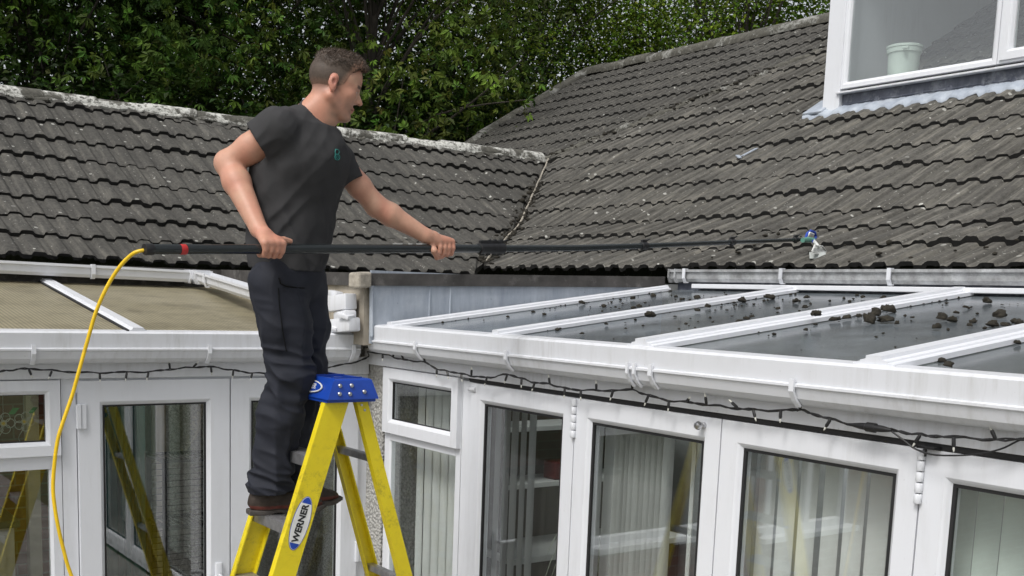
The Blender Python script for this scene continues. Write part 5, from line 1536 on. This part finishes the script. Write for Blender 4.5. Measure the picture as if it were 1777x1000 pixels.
# crumbs too many to count, on the glass and along the bars
rg = np.random.default_rng(4); VS, FS = [], []
ico = bmesh.new(); bmesh.ops.create_icosphere(ico, subdivisions=1, radius=1); iv = np.array([q.co for q in ico.verts]); if_ = np.array([[q.index for q in f.verts] for f in ico.faces]); ico.free()
def crumb(p, r):
    b = sum(len(a) for a in VS); VS.append(iv * r * rg.uniform(.6, 1.4, 3) * np.array([1, 1, .6]) * rg.uniform(.8, 1.2, (len(iv), 1)) + p); FS.append(if_ + b)
for k in range(430):
    i = rg.choice(4, p=[.3, .35, .27, .08]); tx = rg.beta(2.2, 1.3)
    x = XG + .15 + tx * 2.0; k_ = (x - XG) / 2.2
    ya = ys[i] + (yt_[i] - ys[i]) * k_; yb = ys[i + 1] + (yt_[i + 1] - ys[i + 1]) * k_
    y = yb + (ya - yb) * (rg.random() if rg.random() < .6 else rg.choice([.03, .07, .93, .97]))
    crumb(np.array([x, y, zroof(x) - .007]), abs(rg.normal(0, .0055)) + .002)
for k in range(590):                                   # silt along the bottom of the tiles, in the valley and on the old seam
    if k < 330:
        x = XE + .02 + rg.random() * (X_JOIN - XE) * .75; y = float(valley_y(x)) + rg.normal(0, .05); z = max(float(zR(x)), float(zL(y))) + .045
    elif k < 520:
        x = X_JOIN + rg.random() * 1.6; y = Y_RIDGE + seam_k * (x - X_JOIN) + rg.normal(0, .05); z = float(zR(x)) + .05
    else:
        x = XE + abs(rg.normal(0, .3)); y = rg.uniform(-.5, 5.2); z = float(zR(x)) + .045
    crumb(np.array([x, y, z]), abs(rg.normal(0, .012)) + .005)
ob = mesh_np('moss_debris', np.concatenate(VS), np.concatenate(FS), M['moss'], None, True)
tag(ob, 'crumbs of dry moss scattered over roof glass, valley and tiles', 'moss debris', None, 'stuff')

# ================================================================== INSIDE THE CONSERVATORY
M['slat'] = simple('pale blind fabric', (0.78, 0.78, 0.76), .85, 0, .08, 4)
M['slat_d'] = simple('grey blind fabric', (0.50, 0.50, 0.50), .85, 0, .1, 4)
M['white_paint'] = simple('white painted wood', (0.55, 0.56, 0.55), .5, 0, .08)
def blind(y0, y1, pitch_, turn, label, mat, x=3.30, width=.089, group='vertical blinds'):
    t = thing('vertical_blind', (x, (y0 + y1) / 2, .2), label, 'blind')
    MB().box(x - .02, x + .02, y0, y1, 2.085, 2.12, 0, .004).build('headrail', M['white_paint'], t)
    n = int((y1 - y0) / pitch_); rg = random.Random(int(y0 * 100))
    for i in range(n):
        y = y0 + pitch_ * (i + .5) + rg.uniform(-.003, .003); a = math.radians(turn + rg.uniform(-4, 4))
        d = V(math.sin(a), math.cos(a), 0); nn = V(math.cos(a), -math.sin(a), 0)
        vs = []
        for z in (.25, 2.085):
            for k in (-1, -.5, 0, .5, 1): vs.append(V(x, y, z) + d * width / 2 * k + nn * .008 * (1 - k * k))
        fs = [(k, k + 1, 6 + k, 5 + k) for k in range(4)]
        m2 = MB().add(vs, fs); m2.add([v_ + nn * .0015 for v_ in vs], fs)
        m2.build('slat', mat, t, True)
    return t
blind(4.74, 5.36, .080, 4, 'closed pale vertical blind behind the corner window', M['slat'])
blind(4.20, 4.62, .070, 58, 'half-turned grey vertical blind at the edge of the dark door pane', M['slat_d'])
blind(3.28, 3.62, .034, 74, 'narrow stacked vertical blind slats showing their edges', M['slat'])
blind(3.62, 3.80, .085, 10, 'two broad pale blind slats beside the stacked narrow ones', M['slat'])
blind(2.94, 3.27, .085, 35, 'spaced half-open blind slats right of the stacked ones', M['slat'])
blind(2.12, 2.93, .099, 8, 'closed grey vertical blind with dark gaps between broad slats', M['slat'])
blind(.40, 2.05, .084, 6, 'closed pale green vertical blind at the right edge', simple('pale green blind fabric', (0.70, 0.76, 0.71), .85, 0, .08, 4))
# trailing plant in a pot on a white side table
pt = thing('side_table', (3.62, 4.02, .09), 'white side table carrying the trailing plant', 'table')
MB().box(3.45, 3.80, 3.75, 4.25, .80, .84, 0, .006).build('table_top', M['white_paint'], pt)
for x in (3.48, 3.77):
    for y in (3.79, 4.21): MB().box(x - .02, x + .02, y - .02, y + .02, .09, .80).build('leg', M['white_paint'], pt)
pp = thing('plant', (3.60, 3.98, .84), 'pale grassy plant with arching thin leaves behind the door glass', 'plant')
MB().lathe([(.06, 0), (.08, .02), (.095, .16), (.10, .17), (.088, .17), (.08, .14)], (3.60, 3.98, .84), 20).build('pot', simple('grey pot', (.25, .25, .24), .6), pp, True)
rg = random.Random(8); mb = MB()
for i in range(70):
    a = rg.uniform(0, 6.28); R_ = rg.uniform(.15, .34); H_ = rg.uniform(.28, .58); dr = rg.uniform(.05, .55)
    pts = []
    for k in range(9):
        t = k / 8; pts.append((3.60 + math.cos(a) * R_ * t ** 1.2, 3.98 + math.sin(a) * R_ * t ** 1.2, .98 + H_ * math.sin(t * 2.2) - dr * t ** 3))
    mb.tube(pts, [.0022] * 8 + [.0006], 4)
mb.build('leaves', simple('pale dry leaf', (0.42, 0.45, 0.36), .6), pp, True)
# dark dresser with a pale shelf and a red box, seen in the gap
ds = thing('dresser', (4.4, 5.2, .09), 'dark dresser with pale shelves inside the conservatory', 'dresser')
M['dark_wood'] = simple('dark wood', (0.035, 0.026, 0.022), .5, 0, .3, 9)
MB().box(3.75, 5.1, 4.95, 5.36, .09, 1.05, 0, .006).build('cupboard', M['dark_wood'], ds)
MB().box(3.72, 5.13, 4.92, 5.37, 1.05, 1.09, 0, .005).build('top', M['white_paint'], ds)
for z in (1.46, 1.80): MB().box(3.79, 5.06, 5.08, 5.345, z, z + .03, 0, .003).build('shelf', M['white_paint'], ds)
for x in (3.77, 5.08): MB().box(x - .02, x + .02, 5.08, 5.36, 1.09, 2.05).build('side_panel', M['dark_wood'], ds)
MB().box(3.79, 5.06, 5.35, 5.37, 1.09, 2.05).build('back_panel', M['dark_wood'], ds)
rb = MB().box(4.16, 4.30, 5.10, 5.22, 1.491, 1.60, 0, .01).build('storage_box', simple('red tin', (.11, .012, .012), .4), None); tag(rb, 'red box standing on the dresser shelf', 'box')

# ================================================================== INSIDE THE PORCH
M['teal'] = M['teal']
cu = MB(); n = 40; vs = []
for i in range(n + 1):
    x = 2.02 + .34 * i / n; y = 7.22 + .018 * math.sin(i * 1.1) + .008 * math.sin(i * 2.7)
    vs += [(x, y, .12), (x, y, 2.2)]
cu.add(vs, [(2 * i, 2 * i + 2, 2 * i + 3, 2 * i + 1) for i in range(n)]); cu = cu.build('curtain', simple('teal curtain cloth', (0.03, 0.14, 0.15), .9), None, True)
tag(cu, 'dark teal curtain hanging inside the porch doorway', 'curtain')
mb = MB(); mb.box(1.86, 2.46, 7.40, 7.498, .09, 2.25); mb.build('doorway', M['black'], house)  # flat black slab, painted darkness of the unlit room beyond
mb = MB(); mb.box(2.46, 2.53, 7.30, 7.49, .09, 2.40, 0, .004); mb.box(1.80, 1.86, 7.30, 7.49, .09, 2.40, 0, .004); mb.build('door_jamb', simple('cream painted wood', (.46, .43, .34), .6), house)
rk = thing('shelf_rack', (2.45, 6.55, .09), 'tall black wire shelf rack inside the porch door', 'rack')
rx0, rx1, ry0, ry1 = 2.24, 2.66, 6.50, 6.82
for x in (rx0, rx1):
    for y in (ry0, ry1): MB().box(x - .012, x + .012, y - .012, y + .012, .09, 1.54).build('post', M['black'], rk)
for z in (.30, .70, 1.12, 1.53):
    mb = MB(); mb.box(rx0, rx1, ry0 - .008, ry0 + .008, z - .02, z); mb.box(rx0, rx1, ry1 - .008, ry1 + .008, z - .02, z)
    mb.box(rx0 - .008, rx0 + .008, ry0, ry1, z - .02, z); mb.box(rx1 - .008, rx1 + .008, ry0, ry1, z - .02, z)
    for k in range(12): x = rx0 + (rx1 - rx0) * (k + .5) / 12; mb.box(x - .003, x + .003, ry0, ry1, z - .008, z - .002)
    mb.build('shelf', M['black'], rk)
mb = MB()
for k in range(34):
    z = .14 + 1.36 * k / 34; mb.tube([(rx0, ry1, z), (rx1, ry1, z)], .003, 5); mb.tube([(rx1, ry0, z), (rx1, ry1, z)], .003, 5)
mb.build('wire_panel', M['black'], rk)
gl = MB(); rg = random.Random(2)
p0, p1 = ony(352, 700, 7.1), ony(315, 790, 7.1)
gl.tube(spline([p0, (p0 + p1) / 2 + V(.03, 0, -.03), p1], 6), .007, 6)
for i in range(30):
    c = p0 + (p1 - p0) * rg.random() + V(rg.uniform(-.02, .03), rg.uniform(-.02, .02), rg.uniform(-.02, .02)); gl.lathe([(.002, -.012), (.010, 0), (.002, .012)], c, 6, 0, (rg.uniform(-1, 1), rg.uniform(-1, 1), .6))
gl = gl.build('garland', simple('dried bleached garland', (.45, .42, .36), .8), None, True); tag(gl, 'dried pale garland hanging against the pebble-dash inside', 'garland')
MB().box(1.46, 1.53, 6.55, 6.62, .09, 2.42, 0, .004).build('post', simple('cream post', (.48, .46, .36), .6), porch)
cbn = thing('cabinet', (1.2, 6.3, .09), 'cream cabinet with a dark green worktop inside the side window', 'cabinet')
ct = ony(28, 905, 6.25)
MB().box(.55, ct[0] - .01, 6.25, 6.65, .09, ct[2] - .03, 0, .004).build('carcass', simple('cream paint', (.45, .43, .35), .5), cbn)
MB().box(.53, ct[0] + .015, 6.22, 6.67, ct[2] - .03, ct[2] + .01, 0, .006).build('worktop', simple('dark green worktop', (.04, .06, .05), .35), cbn)
for z in (.55, .80, 1.02):
    if z + .2 < ct[2]: MB().rings(lambda a, b, d: (a, 6.25 - d, b), (.60, ct[0] - .06, z, z + .19), [(0, 0), (0, .012), (.03, .012), (.036, .004), (.036, 0)]).build('drawer', simple('cream drawer', (.46, .44, .36), .5), cbn)
# stained-glass flowers hanging in the toplight
def suncatcher(c, s, label, col):
    t = thing('suncatcher', c, label, 'ornament'); mb = MB(); y = c[1]
    for k in range(5):
        a = 2 * math.pi * k / 5; q = V(c[0] + math.cos(a) * .03 * s, y, c[2] + math.sin(a) * .03 * s)
        mb.tube([q + V(.022 * s * math.cos(b), 0, .022 * s * math.sin(b)) for b in np.linspace(0, 6.28, 13)], .0022, 5)
    mb.tube([V(c[0] + .014 * s * math.cos(b), y, c[2] + .014 * s * math.sin(b)) for b in np.linspace(0, 6.28, 13)], .0022, 5)
    st = spline([V(c[0], y, c[2] - .03 * s), V(c[0] - .03 * s, y, c[2] - .09 * s), V(c[0] + .02 * s, y, c[2] - .13 * s)], 5); mb.tube(st, .0022, 5)
    mb.tube([V(c[0], y, c[2] + .03 * s), V(c[0], y, 2.06)], .0012, 4)
    mb.build('wire', M['steel'], t, True)
    MB().lathe([(.014 * s, -.001), (.014 * s, .001)], c, 14, 0, (0, 1, 0)).build('centre', simple('amber glass', (.55, .36, .03), .3), t)
    for sg in (1, -1):
        l0 = V(c[0] + sg * .045 * s, y, c[2] + .058 * s)
        MB().add([l0 + V(-.024 * s, 0, -.014 * s), l0 + V(0, -.001, -.016 * s), l0 + V(.024 * s, 0, .014 * s), l0 + V(0, -.001, .016 * s)], [(0, 1, 2, 3)]).build('leaf', simple('green glass', (.04, .20, .05), .3), t)
suncatcher(ony(42, 732, 5.66), .95, 'stained glass flower with amber centre hanging in the toplight', 0)
suncatcher(ony(6, 735, 5.66), 1.0, 'clear wire flower hanging at the left edge of the toplight', 1)

# ================================================================== BRICK WING TO THE LEFT (seen mirrored in the door glass)
mb = MB(); mb.box(-7.5, -.36, 5.62, 7.45, 0, 2.62); mb.build('side_wing', brick_mat('grey brown brick', (0.25, 0.17, 0.14), (0.19, 0.13, 0.11), (.30, .28, .25)), house)
MB().box(-7.6, -.30, 5.45, 7.5, 2.62, 2.74).build('side_wing_roof', M['felt'], house)
MW = lambda a, b, d: (a, 5.62 - d, b)
w = MB().rings(MW, (-1.38, -.38, .80, 2.05), [(0, -.03), (0, .03), (.06, .03), (.075, .01), (.075, -.03)]).build('window', M['upvc'], house)
MB().box(-.92, -.86, 5.59, 5.64, .86, 2.0).build('mullion', M['upvc'], w)
MB().box(-1.32, -.44, 5.612, 5.616, .86, 2.0).build('pane', M['glass'], w)
MB().box(-1.46, -.30, 5.50, 5.62, .755, .80, 0, .006).build('sill', M['upvc'], w)
MB().box(XL - .03, 1.42, 5.48, 5.60, .86, .905, 0, .006).build('sill', M['upvc'], wn)

# ================================================================== TREES beyond the roofs
M['leaf'] = tint_mat('leaf', .5, .30, .10, 20, 0, .16)
M['bark'] = simple('grey brown bark', (0.045, 0.038, 0.030), .9, 0, .4, 9, .6, 30)
M['pale_bark'] = simple('pale bare branch', (0.34, 0.32, 0.29), .85, 0, .25, 9, .4, 40)
def leaf_cloud(rg, cc, rad, nclus, per, kind, size, cols, gap=.0, flat=.55, shell=.45):
    """leaf clumps through an uneven crown; returns vertices, quads and a colour per vertex"""
    C_, Nn = [], []
    lo = 0
    seed = int(rg.integers(1, 9999))
    while len(C_) < nclus and lo < 60:
        lo += 1
        d = rg.normal(size=(nclus, 3)); d /= np.linalg.norm(d, axis=1)[:, None]
        r = rg.random(nclus) ** shell
        lump = 1 + .22 * vnoise(d * 2.2 + seed, seed) + .12 * vnoise(d * 5 + seed, seed + 1)
        p = cc + d * (r * lump)[:, None] * rad
        ok = (vnoise(p * .75 + seed, seed + 2) > gap - .5)
        for a, b in zip(p[ok], d[ok]):
            C_.append(a); Nn.append(b)
            if len(C_) >= nclus: break
    C_ = np.array(C_); Nn = np.array(Nn)
    k = len(C_)
    idx = np.repeat(np.arange(k), per)
    spread = size * (3.2 if kind != 'palm' else 2.0)
    off = rg.normal(size=(k * per, 3)) * spread * np.array([1, 1, flat])
    pos_ = C_[idx] + off
    pos_[:, 2] -= (np.linalg.norm(off[:, :2], axis=1) ** 2) * .35 / spread * .5    # sprays droop at their ends
    nrm = Nn[idx] * .55 + np.array([0, 0, .75]) + rg.normal(size=(k * per, 3)) * .42
    nrm /= np.linalg.norm(nrm, axis=1)[:, None]
    t = np.cross(nrm, rg.normal(size=(k * per, 3))); t /= np.linalg.norm(t, axis=1)[:, None]
    b = np.cross(nrm, t)
    sz = size * rg.uniform(.7, 1.25, k * per)
    cl = cols[0] + (cols[1] - cols[0]) * (rg.random(k)[idx] * .65 + rg.random(k * per) * .35)[:, None]
    cl = cl * (.45 + .85 * np.clip(.5 + .9 * vnoise(C_ * 1.1 + 7, seed + 5), 0, 1))[idx][:, None]  # lit sprays and shadowed gaps put into the leaf colour, clump by clump
    cl = cl * rg.uniform(.65, 1.35, (k * per, 1)) * (1 + .10 * rg.normal(size=(k * per, 3)))
    cl = np.clip(cl * np.array([1.32, 1.30, .85]), .004, .6)
    VS, CS = [], []
    if kind == 'palm':
        for a in (-1.7, -.85, 0, .85, 1.7):
            L = sz * (1.0 - .18 * abs(a)) * rg.uniform(.75, 1.15, len(sz)); w = L * .225
            dr = (t * math.cos(a) + b * math.sin(a)) - nrm * rg.uniform(.25, .9, len(sz))[:, None]
            dr /= np.linalg.norm(dr, axis=1)[:, None]
            sd = np.cross(nrm, dr)
            p0 = pos_ + dr * (L * .08)[:, None]; tip = pos_ + dr * L[:, None] - nrm * (L * .14)[:, None]
            mid = pos_ + dr * (L * .62)[:, None]
            VS.append(np.stack([p0, mid + sd * w[:, None] + nrm * (w * .25)[:, None], tip, mid - sd * w[:, None] + nrm * (w * .25)[:, None]], 1)); CS.append(cl)
    else:
        w = sz * (.34 if kind == 'oval' else .22)
        mid = pos_ + t * (sz * .5)[:, None]
        VS.append(np.stack([pos_, mid + b * w[:, None] + nrm * (w * .3)[:, None], pos_ + t * sz[:, None] - nrm * (sz * .18)[:, None], mid - b * w[:, None] + nrm * (w * .3)[:, None]], 1)); CS.append(cl)
    vs = np.concatenate(VS).reshape(-1, 3); cs = np.repeat(np.concatenate(CS), 4, axis=0)
    fs = np.arange(len(vs)).reshape(-1, 4)
    return vs, fs, np.c_[cs, np.ones(len(cs))], C_
G = lambda *c: np.array(c)
def tree(u, dist, top, rad, kind, size, nclus, per, cols, label, cat='tree', name='tree', gap=0.0, seed=0, zc=None, flat=.55, shell=.45):
    d = ray(u, 300); d = d[:2] / np.linalg.norm(d[:2]); bx, by = d * dist
    rg = np.random.default_rng(100 + seed); rnd = random.Random(seed)
    zc = zc if zc is not None else top - rad[2]
    t = thing(name, (bx, by, 0), label, cat)
    vs, fs, cs, C_ = leaf_cloud(rg, np.array([bx, by, zc]), np.array(rad), nclus, per, kind, size, cols, gap, flat, shell)
    mesh_np('crown', vs, fs, M['leaf'], t, False, None, cs)
    mb = MB(); tw = .007 * top + .03
    axis = [V(bx, by, 0), V(bx + rnd.uniform(-.2, .2), by, top * .3), V(bx + rnd.uniform(-.35, .35), by + rnd.uniform(-.3, .3), top * .6), V(bx + rnd.uniform(-.3, .3), by, top * .88)]
    ax = spline(axis, 5); mb.tube(ax, [tw * (1 - .85 * i / (len(ax) - 1)) for i in range(len(ax))], 9)
    sel = C_[rg.permutation(len(C_))[:46]]
    for c in sel:
        k = int(np.clip(len(ax) * (.30 + .5 * (c[2] / top)) * .8, 3, len(ax) - 2)); s0 = ax[k]
        m = s0 + (c - s0) * .5 + V(rnd.uniform(-.25, .25), rnd.uniform(-.25, .25), rnd.uniform(.0, .35))
        mb.tube(spline([s0, m, c], 4), [tw * .20 * (1 - .9 * j / 8) + .005 for j in range(9)], 5)
    mb.build('trunk', M['bark'], t, True)
    return t
DK = (G(.008, .020, .007), G(.036, .070, .018))
MD_ = (G(.020, .048, .011), G(.085, .150, .034))
LT = (G(.040, .075, .010), G(.140, .200, .032))
tree(60, 16.5, 11.5, (3.6, 3.2, 4.4), 'palm', .128, 1150, 10, MD_, 'broad horse chestnut with large drooping leaves at the far left', seed=1, gap=.12)
tree(330, 18.0, 12.5, (3.4, 3.4, 4.8), 'palm', .125, 1150, 10, (G(.016, .040, .012), G(.070, .130, .034)), 'horse chestnut with dark crown behind the white lichened ridge', seed=2, gap=.16)
tree(640, 17.0, 12.0, (2.7, 2.7, 4.6), 'palm', .125, 1000, 10, (G(.032, .062, .014), G(.115, .165, .042)), 'horse chestnut with pale drooping sprays beside the man\'s head', seed=3, gap=.18)
tree(770, 19.5, 9.0, (2.6, 2.6, 3.6), 'oval', .085, 1100, 24, DK, 'very dark evergreen low behind where the two roofs meet', seed=4, gap=.05, zc=5.0)
tree(880, 23.0, 12.5, (3.2, 3.0, 4.6), 'oval', .082, 1150, 24, LT, 'light yellow-green tree with sky gaps right of the man', seed=5, gap=.30)
tree(1090, 24.0, 12.0, (3.2, 3.0, 4.6), 'oval', .080, 1300, 24, (G(.028, .060, .008), G(.110, .175, .028)), 'mid green leafy tree above the middle of the tall roof', seed=6, gap=.16)
tree(1300, 23.0, 12.0, (3.2, 3.0, 4.4), 'oval', .080, 1250, 24, (G(.038, .075, .008), G(.130, .200, .024)), 'bright green leafy tree touching the tall ridge by the dormer', seed=7, gap=.12)
tree(200, 24.0, 13.5, (4.0, 3.5, 5.5), 'oval', .13, 650, 20, DK, 'tall shaded tree filling the gap between the two left chestnuts', seed=8, gap=.16)
tree(510, 25.0, 13.0, (3.8, 3.4, 5.5), 'oval', .13, 620, 20, DK, 'tall shaded tree far behind the man\'s shoulder', seed=9, gap=.2)
tree(760, 28.0, 14.0, (3.6, 3.4, 5.5), 'oval', .13, 330, 20, MD_, 'distant tree seen between the chestnut sprays and the yellow-green tree', seed=10, gap=.22)
tree(1000, 30.0, 9.2, (4.4, 3.6, 5.5), 'oval', .13, 420, 20, DK, 'distant dark tree behind the bare pale trunk', seed=11, gap=.2)
tree(1230, 31.0, 14.0, (4.6, 3.8, 5.8), 'oval', .13, 800, 20, DK, 'distant dark tree behind the two bright green ones', seed=12, gap=.15)
tree(1500, 27.0, 12.5, (4.0, 3.6, 4.8), 'oval', .12, 600, 20, MD_, 'tree mostly hidden behind the dormer', seed=13, gap=.15)
tree(-330, 17.0, 12.0, (3.8, 3.4, 4.6), 'palm', .15, 600, 10, MD_, 'tree standing beyond the left end of the low roof', seed=14, gap=.15)
# understorey shrubs close the view just above the ridges
for i, (u, dist, top) in enumerate(((-20, 15.0, 5.6), (130, 15.4, 5.9), (290, 15.2, 5.6), (450, 15.8, 5.8), (610, 16.2, 5.6), (740, 17.2, 6.0))):
    tree(u, dist, top, (1.5, 1.3, 1.7), 'oval', .10, 210, 20, DK if i % 2 else (G(.012, .028, .010), G(.045, .080, .024)),
         ['dark shrub at the left end of the ridge', 'dark laurel bush just above the ridge on the left', 'shaded bush above the white ridge', 'low dark bush left of the man\'s shoulder', 'dark bush hidden behind the man\'s neck', 'black-green bush where the two roofs meet'][i], 'shrub', 'shrub', seed=20 + i, gap=.02, zc=top - 1.7)
# bare pale stem with a few limbs, in front of the dark tree
d = ray(935, 60); d = d[:2] / np.linalg.norm(d[:2]); bt = thing('bare_tree', (d[0] * 25.5, d[1] * 25.5, 0), 'bare pale stem with thin limbs rising among the leaves', 'tree')
def bp2(u, v, dist=25.5):
    r = ray(u, v); return CAMP + r * (dist / np.linalg.norm(r[:2]))
mb = MB()
s0 = bp2(943, 150)
mb.tube(spline([V(s0[0], s0[1], 0), bp2(942, 150), bp2(939, 80), bp2(936, 40), bp2(933, -30), bp2(930, -120)], 4), [.11] * 4 + [.075] * 4 + [.062] * 4 + [.052] * 4 + [.045] * 4 + [.03], 7)
for L in ([(940, 75), (918, 55), (897, 36), (885, 20)], [(938, 28), (948, 17), (962, 12), (975, 8)], [(942, 130), (955, 110), (975, 60), (985, 30)], [(1013, 130), (1016, 112), (1010, 105)], [(1016, 112), (1024, 103)]):
    mb.tube(spline([bp2(*p) for p in L], 4), [.032 * (1 - .8 * k / (4 * (len(L) - 1))) for k in range(4 * (len(L) - 1) + 1)], 5)
mb.build('trunk', M['pale_bark'], bt, True)
